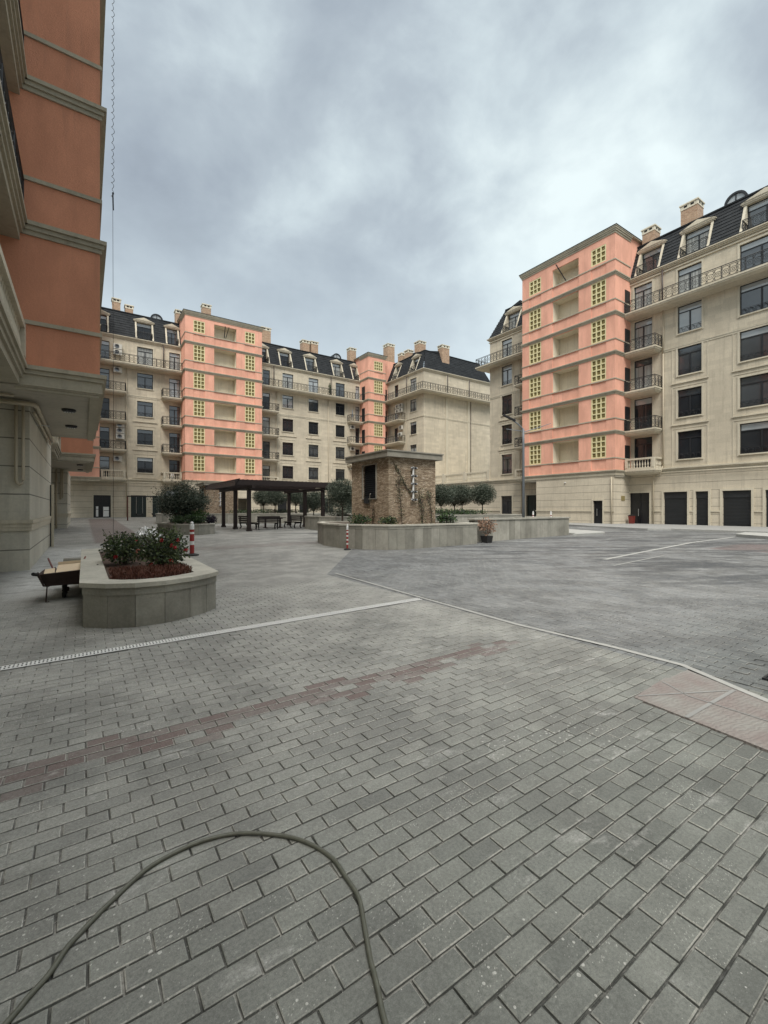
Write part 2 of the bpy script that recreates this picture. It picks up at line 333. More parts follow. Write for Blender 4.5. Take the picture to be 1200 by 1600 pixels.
def m_ground(stones=False):
    m, nt, b = mat('paving_stone' if stones else 'paving', (.2, .2, .19), .75, spec=.35); lk = nt.links.new; p = pos(nt); X, Y, Z = xyz(nt, p)
    wob = noise(nt, p, 2.2, 2); wv = N(nt, 'ShaderNodeVectorMath', operation='ADD'); lk(p, wv.inputs[0])
    wo = mth(nt, 'MULTIPLY', mth(nt, 'SUBTRACT', wob, .5), 0.0 if stones else .008); lk(comb(nt, wo, wo), wv.inputs[1])
    X2, Y2, Z2 = xyz(nt, wv.outputs[0])
    A = comb(nt, mth(nt, 'ADD', X2, .09), mth(nt, 'ADD', Y2, .0)); B = comb(nt, Y2, X2)
    c1, c2, cm = (.190, .194, .182), (.285, .287, .264), (.042, .042, .038)
    bA = brick(nt, A, .2, .0985, .0052, c1, c2, cm, smooth=.35); bB = brick(nt, B, .2, .0985, .0052, (.125, .132, .136), (.212, .220, .222), (.050, .052, .052), smooth=.45)
    if stones:
        at = N(nt, 'ShaderNodeAttribute', attribute_name='tone'); tn = at.outputs['Fac']
        cA = mixc(nt, tn, c1, c2); cB = mixc(nt, tn, (.125, .132, .136), (.212, .220, .222)); redA = N(nt, 'ShaderNodeAttribute', attribute_name='red').outputs['Fac']; edge = mth(nt, 'GREATER_THAN', tn, 1.5)
    # the driveway beyond the pale kerb is laid the other way
    lim = mth(nt, 'ADD', 4.75, mth(nt, 'MULTIPLY', mth(nt, 'MAXIMUM', mth(nt, 'SUBTRACT', Y, 9.4), 0.0), .72))
    side = mth(nt, 'GREATER_THAN', X, lim)
    col = mixc(nt, side, bA.outputs[0], bB.outputs[0]); fac = mth(nt, 'ADD', mth(nt, 'MULTIPLY', bA.outputs['Fac'], mth(nt, 'SUBTRACT', 1.0, side)), mth(nt, 'MULTIPLY', bB.outputs['Fac'], side))
    if stones: col = mixc(nt, side, cA, cB); fac = edge
    # plaza beyond the second row of planters
    n0 = noise(nt, p, .35, 4, .6); lside = mth(nt, 'MULTIPLY', mth(nt, 'SUBTRACT', 1.0, side), mth(nt, 'MULTIPLY_ADD', mth(nt, 'SUBTRACT', Y, 3.2), .5, 0.0, True)); col = mixc(nt, mth(nt, 'MULTIPLY', ramp(nt, [(.3, .15), (.62, .80)], n0).outputs[0], mth(nt, 'MULTIPLY_ADD', lside, .75, .25)), col, (.36, .355, .33))
    # tiled tone per paver group
    n5 = noise(nt, p, 1.3, 5, .65); col = mixc(nt, ramp(nt, [(.40, .75), (.60, 0.0)], n5).outputs[0], col, mixc(nt, 1.0, col, .58, 'MULTIPLY'))
    neardark = mth(nt, 'MULTIPLY_ADD', mth(nt, 'SUBTRACT', mth(nt, 'ADD', 2.9, mth(nt, 'MULTIPLY', mth(nt, 'SUBTRACT', n5, .5), 2.5)), Y), .6, 0.0, True)
    col = mixc(nt, mth(nt, 'MULTIPLY', neardark, .75), col, mixc(nt, 1.0, col, (.62, .66, .64), 'MULTIPLY'))  # paving darkens towards the near edge, border broken up by noise
    # red pavers: a two-course stripe, cloudy, and the red strip leading to the far entrance
    def band(v, a, b_, s): 
        return mth(nt, 'MULTIPLY', mth(nt, 'MULTIPLY_ADD', mth(nt, 'SUBTRACT', v, a), s, .5, True), mth(nt, 'MULTIPLY_ADD', mth(nt, 'SUBTRACT', b_, v), s, .5, True))
    nr = noise(nt, vscale(nt, p, (1.3, 6, 1)), 1.0, 4, .6)
    red1 = redA if stones else mth(nt, 'MULTIPLY', band(Y2, 3.2, 3.55, 30.0), mth(nt, 'MULTIPLY', band(X, -3.0, 4.2, 2.0), 1.2))
    red2 = mth(nt, 'MULTIPLY', band(X, .4, 2.6, 8.0), band(Y, 23.0, 55.0, 3.0))
    red3 = mth(nt, 'MULTIPLY', band(Y, 17.2, 18.6, 3.0), band(X, 2.5, 12.0, 1.0))
    red4 = mth(nt, 'MULTIPLY', band(X, 18.5, 22.5, 4.0), band(Y, 3.6, 6.6, 4.0))
    rr = mth(nt, 'MULTIPLY', mth(nt, 'ADD', mth(nt, 'ADD', red1, mth(nt, 'MULTIPLY', red2, .8)), mth(nt, 'ADD', mth(nt, 'MULTIPLY', red3, .4), mth(nt, 'MULTIPLY', red4, .8)), None, True), mth(nt, 'SUBTRACT', 1.0, mth(nt, 'MULTIPLY', fac, .8)))
    col = mixc(nt, mth(nt, 'MULTIPLY', rr, .75), col, (.120, .074, .069))
    # damp dark patches on the drive
    nd = noise(nt, vscale(nt, vscale(nt, p, (1, 1, 1), rot=(0, 0, .6)), (.30, 1.25, 1)), 1.0, 7, .68, .4)
    far = mth(nt, 'MULTIPLY_ADD', mth(nt, 'SUBTRACT', X, 7.0), .2, 0.0, True)
    col = mixc(nt, mth(nt, 'MULTIPLY', ramp(nt, [(.49, 0.0), (.53, .65), (.60, .92)], nd).outputs[0], far), col, (.060, .064, .068))
    # pale dust and efflorescence along the joints, cement smears, paint specks
    nj = noise(nt, p, 4.5, 5, .7); jm = mth(nt, 'MULTIPLY', fac, ramp(nt, [(.42, .0), (.62, .50)], nj).outputs[0]); col = mixc(nt, jm, col, (.44, .43, .39))
    nsm = noise(nt, vscale(nt, p, (1.0, 2.2, 1)), 1.7, 7, .75, .4); col = mixc(nt, mth(nt, 'MULTIPLY', ramp(nt, [(.57, 0.0), (.72, .7)], nsm).outputs[0], mth(nt, 'SUBTRACT', 1.0, mth(nt, 'MULTIPLY', side, .75))), col, (.42, .42, .40))
    dust = mth(nt, 'MULTIPLY', mth(nt, 'MULTIPLY', band(X, -1.3, .5, 1.5), band(Y, 10.5, 21.0, .5)), ramp(nt, [(.32, 0.0), (.52, .9)], noise(nt, vscale(nt, p, (1, 1.6, 1)), 2.2, 6, .75)).outputs[0]); col = mixc(nt, dust, col, (.62, .62, .60))
    vo = N(nt, 'ShaderNodeTexVoronoi', ins={'Scale': 26.0}); lk(p, vo.inputs['Vector']); sp = mth(nt, 'LESS_THAN', vo.outputs['Distance'], mth(nt, 'MULTIPLY', ramp(nt, [(.46, 0.0), (.64, .20)], noise(nt, p, .8, 3)).outputs[0], 1.0))
    col = mixc(nt, mth(nt, 'MULTIPLY', sp, .75), col, (.45, .45, .42))
    vo2 = N(nt, 'ShaderNodeTexVoronoi', ins={'Scale': 95.0}); lk(vscale(nt, vscale(nt, p, (1, 1, 1), rot=(0, 0, .9)), (1, .5, 1)), vo2.inputs['Vector']); sp2 = mth(nt, 'LESS_THAN', vo2.outputs['Distance'], ramp(nt, [(.40, 0.0), (.65, .24)], noise(nt, p, 3.1, 4)).outputs[0]); col = mixc(nt, mth(nt, 'MULTIPLY', sp2, .5), col, (.42, .42, .39))
    n2 = noise(nt, p, 75, 4, .75); n3 = noise(nt, p, 260, 2, .7)
    col = mixc(nt, .8, col, mixc(nt, 1.0, col, ramp(nt, [(.3, .68), (.7, 1.32)], n2).outputs[0], 'MULTIPLY'))
    col = mixc(nt, .5, col, mixc(nt, 1.0, col, ramp(nt, [(.3, .6), (.7, 1.4)], n3).outputs[0], 'MULTIPLY'))
    lk(col, b.inputs['Base Color'])
    lk(ramp(nt, [(.3, .55), (.7, .85)], n5).outputs[0], b.inputs['Roughness'])
    h = mth(nt, 'ADD', mth(nt, 'MULTIPLY', fac, 0.0 if stones else -1.0), mth(nt, 'ADD', mth(nt, 'MULTIPLY', n2, .22), mth(nt, 'MULTIPLY', n5, .5)))
    bump(nt, b, h, .9, .008); return m
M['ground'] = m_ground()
def m_ramp():
    m, nt, b = mat('red_concrete_ramp', (.24, .17, .15), .85); p = pos(nt)
    n = noise(nt, p, 3, 5, .6); wv = N(nt, 'ShaderNodeTexWave', wave_type='BANDS', bands_direction='Y', ins={'Scale': 9.0, 'Distortion': 7.0, 'Detail': 4.0, 'Detail Scale': 2.0}); nt.links.new(vscale(nt, p, (1, 1, 1), rot=(0, 0, .15)), wv.inputs['Vector'])
    col = mixc(nt, ramp(nt, [(.35, 0.0), (.65, 1.0)], n).outputs[0], (.22, .185, .172), (.255, .25, .23)); col = mixc(nt, mth(nt, 'MULTIPLY', wv.outputs[1], .22), col, (.12, .095, .085))
    nt.links.new(col, b.inputs['Base Color']); bump(nt, b, mth(nt, 'ADD', wv.outputs[1], n), .6, .006); return m
M['ramp'] = m_ramp()
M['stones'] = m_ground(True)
# ---------------------------------------------------------------- ground
g = MB(); XS = [-60 + 3 * i for i in range(18)] + [-6 + .75 * i for i in range(30)] + [16.5 + 1.5 * i for i in range(32)] + [66 + 12 * i for i in range(12)]
YS = [-40 + 4 * i for i in range(10)] + [.75 * i for i in range(32)] + [24 + 1.5 * i for i in range(40)] + [90 + 15 * i for i in range(12)]
idx = {}
for i, x in enumerate(XS):
    for j, y in enumerate(YS): idx[i, j] = g.p(x, y, zg(x, y))
for i in range(len(XS) - 1):
    for j in range(len(YS) - 1): g.f.append([idx[i, j], idx[i + 1, j], idx[i + 1, j + 1], idx[i, j + 1]]); g.m.append(0)
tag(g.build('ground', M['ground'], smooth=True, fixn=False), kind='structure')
def drape(mb, path, w_, dz=.006, thick=.0, step=.4, m=0):
    P = []
    for (x0, y0), (x1, y1) in zip(path, path[1:]):
        n = max(1, int(math.hypot(x1 - x0, y1 - y0) / step)); P += [(x0 + (x1 - x0) * k / n, y0 + (y1 - y0) * k / n) for k in range(n)]
    P.append(path[-1]); prev = None
    for k, (x, y) in enumerate(P):
        a = P[max(k - 1, 0)]; b = P[min(k + 1, len(P) - 1)]; dx, dy = b[0] - a[0], b[1] - a[1]; l = math.hypot(dx, dy); nx, ny = -dy / l * w_ / 2, dx / l * w_ / 2
        cur = (mb.p(x + nx, y + ny, zg(x, y) + dz), mb.p(x - nx, y - ny, zg(x, y) + dz))
        if prev: mb.f.append([prev[0], prev[1], cur[1], cur[0]]); mb.m.append(m)
        prev = cur
KERB = [(4.98, 9.4), (4.86, 5.9), (4.80, 3.9), (4.90, 2.65), (4.90, 1.95), (4.67, 1.45), (4.56, 1.2), (4.40, .6)]
# pale flush kerb line across the paving
k = MB(); drape(k, KERB, .07, .012)
tag(k.build('kerb_line', M['kerb'], fixn=False), kind='structure')
k = MB(); drape(k, [(12.6, 7.05), (16, 7.45), (20.9, 8.0), (25.8, 8.1)], .13, .008); drape(k, [(11.5, 6.2), (15, 6.5)], .05, .008)
tag(k.build('drive_marking', M['kerb'], fixn=False), kind='structure')
# red concrete ramp patch with pale edging (flush wedge)
k = MB(); pts = [(3.75, 1.85), (4.84, 1.94), (4.64, 1.45), (4.52, 1.2), (4.30, .3), (3.55, .3)]
k.prism(pts, -.05, .054); tag(k.build('ramp_patch', M['ramp']), kind='structure')
k = MB()
for a, b, w_ in [((3.80, 1.84), (4.55, 1.46), .016), ((3.70, 1.45), (4.60, 1.44), .030), ((4.29, 1.87), (4.14, 1.60), .012), ((4.14, 1.60), (4.12, .9), .012)]:
    dx, dy = b[0] - a[0], b[1] - a[1]; l = math.hypot(dx, dy); nx, ny = -dy / l * w_ / 2, dx / l * w_ / 2
    k.face([(a[0] + nx, a[1] + ny, .058), (a[0] - nx, a[1] - ny, .058), (b[0] - nx, b[1] - ny, .058), (b[0] + nx, b[1] + ny, .058)])
tag(k.build('ramp_edging', M['walk'], fixn=False), kind='structure')
# near paving: every stone bevelled, slightly uneven
def kx(y):
    for (x0, y0), (x1, y1) in zip(KERB, KERB[1:]):
        if y1 <= y <= y0: return x0 + (x1 - x0) * (y0 - y) / (y0 - y1)
    return KERB[0][0] if y > KERB[0][1] else 4.4
rs = random.Random(99); V = []; F_ = []; TN = []; RD = []
PW, PH, J = .2, .0985, .0045
jt = lambda s_: rs.gauss(0, s_)
def stone(xa, xb, ya, yb, fade, red=0.0):
    dz = jt(.0009); tx, ty = jt(.004), jt(.004); be = rs.uniform(.003, .005); H_ = .010 * fade
    xm, ym = (xa + xb) / 2, (ya + yb) / 2; k = len(V); ja = [(jt(.0010), jt(.0010)) for _ in range(4)]
    for (e, hh) in ((0, -.004), (0, H_ - .003), (be, H_)):
        for q, (x, y) in enumerate(((xa + e, ya + e), (xb - e, ya + e), (xb - e, yb - e), (xa + e, yb - e))):
            x += ja[q][0]; y += ja[q][1]; V.append((x, y, zg(x, y) + hh + dz + (x - xm) * tx + (y - ym) * ty))
    t_ = min(1, max(0, rs.gauss(.5, .20))); F_.append((k + 8, k + 9, k + 10, k + 11)); TN.append(t_); RD.append(red)
    for o in (0, 4):
        for q in range(4): F_.append((k + o + q, k + o + (q + 1) % 4, k + o + 4 + (q + 1) % 4, k + o + 4 + q)); TN.append(2.0 if o else 0); RD.append(red)
for r in range(4, 92):
    y0 = r * PH
    for c in range(-17, 26):
        x0 = c * PW - .09 + (0 if r % 2 else PW / 2); xa, xb = x0 + J, x0 + PW - J; ya, yb = y0 + J, y0 + PH - J; yc = (ya + yb) / 2
        lim_ = kx(yc) - .045
        if yb < 1.86: lim_ = 3.55 + (ya - .3) * .129 - .006
        elif yc < 2.0: lim_ = min(lim_, 3.75) if yc < 1.87 else lim_
        if xa > lim_ - .03: continue
        xb = min(xb, lim_); dc = 5.72 + (x0 + 3.5) * .02536
        if abs(yc - dc) < .125 and x0 < 4.75:      # cut to the drain
            if yc < dc: yb = min(yb, dc - .078)
            else: ya = max(ya, dc + .078)
            if yb - ya < .02: continue
        pr = {33: .55, 34: .95, 35: .9, 32: .18, 36: .12}.get(r, 0) * (1 if x0 < 3.6 else max(0, (4.4 - x0) / .8)) * (1 if x0 > .6 else .8)
        stone(xa, xb, ya, yb, 1 if y0 < 6.5 else max(.25, 1 - (y0 - 6.5) / 3.2), rs.uniform(.5, 1) if rs.random() < pr else 0.0)
for r in range(49, 104):                              # the drive: courses run the other way
    x0 = r * PH
    for c in range(2, 50):
        y0 = c * PW + (0 if r % 2 else PW / 2); ya, yb = y0 + J, y0 + PW - J; xa, xb = x0 + J, x0 + PH - J; yc = (ya + yb) / 2
        if yb > 9.3: continue
        lim_ = kx(yc) + .045
        if xb < lim_ + .03: continue
        if xa < 5.68 and xb > 5.08 and ya < 1.42 and yb > .86: continue
        stone(max(xa, lim_), xb, ya, yb, 1 if x0 < 7 else max(.25, 1 - (x0 - 7) / 3.5))
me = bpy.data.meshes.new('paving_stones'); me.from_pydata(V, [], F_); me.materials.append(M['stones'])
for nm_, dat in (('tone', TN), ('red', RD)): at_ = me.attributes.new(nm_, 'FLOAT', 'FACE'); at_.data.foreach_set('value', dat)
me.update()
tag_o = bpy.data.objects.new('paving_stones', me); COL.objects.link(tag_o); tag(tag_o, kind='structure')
# sidewalks at the foot of the right building
k = MB(); poly = [(30.2, -6), (30.2, 12.6), (29.2, 13.6), (30.6, 18.0), (33.0, 22.5), (38.9, 30), (38.9, -6)]
k.prism(poly, .05, .40); tag(k.build('sidewalk', M['walk']), kind='structure')
k = MB(); poly2 = [(30.05, -6), (30.05, 12.6), (29.0, 13.5), (30.45, 18.1), (32.9, 22.7)]
for (x0, y0), (x1, y1) in zip(poly2, poly2[1:]):
    dx, dy = x1 - x0, y1 - y0; l = math.hypot(dx, dy); nx, ny = dy / l * .15, -dx / l * .15
    k.prism([(x0, y0), (x1, y1), (x1 + nx, y1 + ny), (x0 + nx, y0 + ny)], .05, .415)
tag(k.build('sidewalk_kerb', M['kerb']), kind='structure')
k = MB(); isl = [(20.6, 13.2), (23.8, 13.3), (24.5, 13.8), (25.0, 14.6), (26.2, 17.5), (21.6, 17.5), (21.55, 13.6)]
k.prism(isl, .05, .34); tag(k.build('kerb_island', M['kerb']), kind='structure')
k = MB(); k.prism([(25.2, 6.6), (26.4, 8.2), (29, 8.6), (29, 5.6), (26, 5.6)], .05, .40); tag(k.build('kerb_island', M['kerb']), kind='structure')
# ================================================================ facade kit
def arcpts(c, r, a0, a1, n): return [(c[0] + r * math.cos(R(a0 + (a1 - a0) * k / n)), c[1] + r * math.sin(R(a0 + (a1 - a0) * k / n))) for k in range(n + 1)]
def rail_run(mb, p0, p1, z0, h=.95, r=.019, cw=.46, seg=9, postgap=1.4):
    """wrought-iron railing from p0 to p1 in (u,n): rails, posts and a row of ring-and-scroll cells"""
    (u0, n0), (u1, n1) = p0, p1; ln = math.hypot(u1 - u0, n1 - n0)
    if ln < .05: return
    P = lambda s, z: (u0 + (u1 - u0) * s / ln, n0 + (n1 - n0) * s / ln, z)
    for z, rr in ((z0 + h, .032), (z0 + .08, .022), (z0 + h - .10, .018)): mb.tube([P(0, z), P(ln, z)], rr, 4)
    npst = max(1, round(ln / postgap))
    for k in range(npst + 1): mb.tube([P(ln * k / npst, z0), P(ln * k / npst, z0 + h + .02)], .028, 4)
    nc = max(1, round(ln / cw)); c = ln / nc; zl, zh = z0 + .08, z0 + h - .10; zm = (zl + zh) / 2; rr = min(c, zh - zl) * .40
    for k in range(nc):
        s = c * (k + .5)
        mb.tube([P(s + a, zm + b) for a, b in arcpts((0, 0), rr, 0, 360, seg)[:-1]], r, 3, closed=True)
        mb.tube([P(s + a, zm + b) for a, b in arcpts((0, 0), rr * .45, 0, 360, 6)[:-1]], r, 3, closed=True)
        for sx in (-1, 1):
            for sz in (-1, 1): mb.tube([P(s + sx * rr * .7, zm + sz * rr * .7), P(s + sx * c * .47, zm + sz * (zh - zl) * .30), P(s + sx * c * .25, zm + sz * (zh - zl) * .5)], r, 3)
        mb.tube([P(c * k, zl), P(c * k, zh)], r * .9, 3)
def grille(mb, u0, u1, n, z0, h=.42):
    for z in (z0, z0 + h): mb.tube([(u0, n, z), (u1, n, z)], .018, 3)
    nc = max(2, round((u1 - u0) / .4)); c = (u1 - u0) / nc
    for k in range(nc):
        s = u0 + c * (k + .5); mb.tube([(s + a, n, z0 + h / 2 + b) for a, b in arcpts((0, 0), h * .4, 0, 360, 7)[:-1]], .014, 3, closed=True)
        mb.tube([(s - c * .5, n, z0), (s, n, z0 + h)], .011, 3); mb.tube([(s, n, z0 + h), (s + c * .5, n, z0)], .007, 3)
def balustrade(mb, p0, p1, z0, h=.95, end=True):
    (u0, n0), (u1, n1) = p0, p1; ln = math.hypot(u1 - u0, n1 - n0); du, dn = (u1 - u0) / ln, (n1 - n0) / ln; a, b = -dn, du
    def bx(s0, s1, w_, za, zb):
        q = [(u0 + du * s0 + a * w_, n0 + dn * s0 + b * w_), (u0 + du * s1 + a * w_, n0 + dn * s1 + b * w_), (u0 + du * s1 - a * w_, n0 + dn * s1 - b * w_), (u0 + du * s0 - a * w_, n0 + dn * s0 - b * w_)]
        mb.loft([(x, y, za) for x, y in q], [(x, y, zb) for x, y in q])
    bx(0, ln, .10, z0, z0 + .16); bx(0, ln, .12, z0 + h - .14, z0 + h)
    if end:
        bx(0, .22, .125, z0 + .161, z0 + h - .141); bx(ln - .22, ln, .125, z0 + .161, z0 + h - .141)
    s0 = .3 if end else .1; nb = max(1, int((ln - 2 * s0) / .21))
    for k in range(nb + 1):
        s = s0 + (ln - 2 * s0) * k / nb; H = h - .30
        mb.lathe([(.05, .0), (.05, .06 * H), (.03, .12 * H), (.062, .34 * H), (.055, .45 * H), (.026, .78 * H), (.045, .9 * H), (.05, H)], (u0 + du * s, n0 + dn * s, z0 + .16), 7)
def pick(z=0):
    r = random.random()
    if z > 15: return GL[0] if r < .15 else GL[1] if r < .5 else GL[2] if r < .72 else GLSKY
    if z > 9: return GL[0] if r < .3 else GL[1] if r < .65 else GL[2]
    return GL[0] if r < .6 else GL[1] if r < .9 else GL[2]
def window(par, T, u0, u1, z0, z1, n=0, door=False, surr=True, gr=True, panel=None, depth=.17, single=False):
    f = MB(T); a, b = n - depth, n - depth + .07; fw = .055; h = z1 - z0; zt = z1 - h * (.24 if not door else .20)
    f.box(u0, u0 + fw, a, b, z0, z1); f.box(u1 - fw, u1, a, b, z0, z1); f.box(u0 + fw, u1 - fw, a, b, z0, z0 + fw); f.box(u0 + fw, u1 - fw, a, b, z1 - fw, z1)
    f.box(u0 + fw, u1 - fw, a, b + .003, zt - .035, zt + .035)
    if not single: uc = (u0 + u1) / 2; f.box(uc - .05, uc + .05, a, b + .004, z0 + fw, zt - .036)
    wn = f.build('balcony_door' if door else 'window', M['frame'], par)
    gl = MB(T); gm = pick(z0); top = gm if random.random() < .45 else (GLSKY if z0 > 12 or random.random() < .2 else GL[1])
    gl.face([(u0 + .03, a + .03, z0 + .03), (u1 - .03, a + .03, z0 + .03), (u1 - .03, a + .03, zt), (u0 + .03, a + .03, zt)], 0)
    gl.face([(u0 + .03, a + .03, zt), (u1 - .03, a + .03, zt), (u1 - .03, a + .03, z1 - .03), (u0 + .03, a + .03, z1 - .03)], 1)
    gl.build('pane', [gm, top], wn, fixn=False)
    if surr:
        s = MB(T); w_ = .13; p = n + .045
        s.box(u0 - w_, u0, n + .001, p, z0 - (0 if door else w_), z1 + w_); s.box(u1, u1 + w_, n + .001, p, z0 - (0 if door else w_), z1 + w_); s.box(u0, u1, n + .001, p, z1, z1 + w_)
        if not door: s.box(u0 - .02, u1 + .02, n + .001, p + .05, z0 - .09, z0)
        if panel:
            pa, pb = panel; q = n + .03
            s.box(u0 - .42, u0 - .36, n + .001, q, pa, pb); s.box(u1 + .36, u1 + .42, n + .001, q, pa, pb); s.box(u0 - .36, u1 + .36, n + .001, q, pb - .06, pb); s.box(u0 - .46, u1 + .46, n + .001, q + .06, pa - .08, pa)
        s.build('surround', M['trim'], wn)
    if gr and not door:
        k = MB(T); grille(k, u0 + .02, u1 - .02, n - .03, z0 + .03); k.build('grille', M['iron'], wn)
    return wn
def balcony(par, T, u0, u1, z, dep=1.2, stone=False, side='both', rail=True, n=0):
    """slab with a stepped edge and sloping underside; z is the deck level"""
    s = MB(T); e = .05; a, b = (u0 if side == 'hi' else u0), u1
    o0 = e if side in ('both', 'lo') else 0; o1 = e if side in ('both', 'hi') else 0
    s.box(u0, u1, n, n + dep, z - .12, z); s.box(u0 + o0, u1 - o1, n, n + dep - .05, z - .22, z - .121)
    i0 = .18 if o0 else 0; i1 = .18 if o1 else 0
    s.loft([(u0 + o0, n, z - .221), (u1 - o1, n, z - .221), (u1 - o1, n + dep - .05, z - .221), (u0 + o0, n + dep - .05, z - .221)],
           [(u0 + o0 + i0, n, z - .40), (u1 - o1 - i1, n, z - .40), (u1 - o1 - i1, n + dep - .30, z - .36), (u0 + o0 + i0, n + dep - .30, z - .36)])
    bl = s.build('balcony', M['trim'], par)
    r = MB(T); f = .07
    if stone:
        pth = [(u0 + .12, n + dep - .14), (u1 - .12, n + dep - .14)]; balustrade(r, pth[0], pth[1], z)
        if side in ('both', 'lo'): balustrade(r, (u0 + .12, n + .02), (u0 + .12, n + dep - .28), z, end=False)
        if side in ('both', 'hi'): balustrade(r, (u1 - .12, n + .02), (u1 - .12, n + dep - .28), z, end=False)
        r.build('balustrade', M['trim'], bl)
    elif rail:
        rail_run(r, (u0 + f, n + dep - f), (u1 - f, n + dep - f), z)
        if side in ('both', 'lo'): rail_run(r, (u0 + f, n), (u0 + f, n + dep - f), z)
        if side in ('both', 'hi'): rail_run(r, (u1 - f, n), (u1 - f, n + dep - f), z)
        r.build('railing', M['iron'], bl)
    return bl
def nslope(z, zr, k=.42): return .06 - (z - zr) * k
def mansard(par, T, u0, u1, zr, zt, dorms, back=9.0, hip0=False, hip1=False):
    """tiled slope from the eaves zr to the crest zt, in real courses, open at the dormers"""
    m = MB(T); ct = .31; nrow = int(round((zt - zr) / ct)); ct = (zt - zr) / nrow; DT = 2.25
    kk = .42
    for r in range(nrow):
        za, zb = zr + r * ct, zr + (r + 1) * ct; na, nb = nslope(za, zr), nslope(zb, zr)
        cut = [(a, b) for a, b in dorms] if za < zr + DT - .02 else []
        s0 = u0 + ((za - zr) * kk if hip0 else 0); s1 = u1 - ((za - zr) * kk if hip1 else 0)
        segs = []; c = s0
        for a, b in sorted(cut): segs.append((c, a)); c = b
        segs.append((c, s1))
        for a, b in segs:
            if b - a < .02: continue
            m.face([(a, na + .045, za), (b, na + .045, za), (b, nb + .01, zb), (a, nb + .01, zb)])
            m.face([(a, na + .01, za), (b, na + .01, za), (b, na + .045, za), (a, na + .045, za)])
    nt_ = nslope(zt, zr); o0 = (zt - zr) * kk if hip0 else 0; o1 = (zt - zr) * kk if hip1 else 0
    m.box(u0 + o0 - .03, u1 - o1 + .03, nt_ - .12, nt_ + .10, zt - .02, zt + .10)
    m.loft([(u0 + o0, nt_ - .1, zt), (u1 - o1, nt_ - .1, zt), (u1 - o1, nt_ - back, zt), (u0 + o0, nt_ - back, zt)], [(u0 + o0, nt_ - .1, zt + .02), (u1 - o1, nt_ - .1, zt + .02), (u1 - o1, nt_ - back, zt + .5), (u0 + o0, nt_ - back, zt + .5)])
    m.box(u0, u1, .05, .20, zr - .12, zr + .0)      # gutter
    rf = m.build('mansard_roof', M['roof'], par)
    for a, b in dorms: dormer(par, T, a, b, zr, DT)
    return rf
def dormer(par, T, a, b, zr, DT):
    z0, z1 = zr + .02, zr + DT; jw = .17; s = MB(T); e = .07
    nn = lambda z: nslope(z, zr) + e
    for (x, y) in ((a, a + jw), (b - jw, b)):      # sloping jambs
        s.loft([(x, nn(z0), z0), (y, nn(z0), z0), (y, nn(z0) - .22, z0), (x, nn(z0) - .22, z0)], [(x, nn(z1), z1), (y, nn(z1), z1), (y, nn(z1) - .22, z1), (x, nn(z1) - .22, z1)])
    nb = nn(z1) - .24
    for x in (a + jw - .02, b - jw + .02): s.face([(x, nn(z0) - .02, z0), (x, nb - .1, z0), (x, nb - .1, z1), (x, nn(z1) - .02, z1)])
    s.face([(a, nn(z0), z0), (b, nn(z0), z0), (b, nb - .1, z0), (a, nb - .1, z0)])
    nf = nn(z1)
    s.box(a - .10, b + .10, nf - .5, nf + .06, z1, z1 + .10); s.box(a - .16, b + .16, nf - .5, nf + .12, z1 + .101, z1 + .18)
    c = (a + b) / 2
    s.loft([(a - .18, nf + .14, z1 + .181), (b + .18, nf + .14, z1 + .181), (c, nf + .14, z1 + .60)], [(a - .18, nf - .6, z1 + .181), (b + .18, nf - .6, z1 + .181), (c, nf - .6, z1 + .60)])
    s.loft([(a + .06, nf + .09, z1 + .235), (b - .06, nf + .09, z1 + .235), (c, nf + .09, z1 + .47)], [(a + .06, nf + .17, z1 + .235), (b - .06, nf + .17, z1 + .235), (c, nf + .17, z1 + .47)])
    d = s.build('dormer', M['trim'], par)
    u0, u1 = a + jw, b - jw; f = MB(T); q0, q1 = nb - .06, nb; fw = .05; zt = z1 - .45; uc = (u0 + u1) / 2
    f.box(u0, u0 + fw, q0, q1, z0, z1); f.box(u1 - fw, u1, q0, q1, z0, z1); f.box(u0 + fw, u1 - fw, q0, q1, z1 - fw, z1); f.box(u0 + fw, u1 - fw, q0, q1, zt - .03, zt + .03); f.box(uc - .045, uc + .045, q0, q1, z0, zt - .031)
    f.build('window_frame', M['frame'], d)
    gl = MB(T); g0 = random.choice([GL[1], GL[0], GL[2], GL[1]]); gl.face([(u0, nb - .04, z0), (u1, nb - .04, z0), (u1, nb - .04, zt), (u0, nb - .04, zt)], 0); gl.face([(u0, nb - .04, zt), (u1, nb - .04, zt), (u1, nb - .04, z1), (u0, nb - .04, z1)], 1)
    gl.build('pane', [g0, GLSKY], d, fixn=False)
    r = MB(T); nr = .02; rail_run(r, (u0, nr), (u1, nr), z0, .82, cw=.5, seg=8, postgap=3)
    rail_run(r, (u0, nr), (u0, nb), z0, .82, cw=.5, seg=6, postgap=3); rail_run(r, (u1, nr), (u1, nb), z0, .82, cw=.5, seg=6, postgap=3)
    r.build('railing', M['iron'], d)
def chimney(par, x0, x1, y0, y1, z0, z1):
    c = MB(); c.box(x0, x1, y0, y1, z0, z1 - .45); ch = c.build('chimney', M['chim'], par)
    t = MB(); t.box(x0 - .03, x1 + .03, y0 - .03, y1 + .03, z1 - .45, z1 - .10); t.box(x0 - .09, x1 + .09, y0 - .09, y1 + .09, z1 - .099, z1); t.build('chimney_cap', M['cream'], ch)
    v = MB()
    for k in (.3, .7):
        xc, yc = x0 + (x1 - x0) * k, y0 + (y1 - y0) * k
        v.box(xc - .12, xc + .12, y0 - .036, y0 - .02, z1 - .32, z1 - .16); v.box(x0 - .036, x0 - .02, yc - .12, yc + .12, z1 - .32, z1 - .16)
    v.build('vent', M['void'], ch)
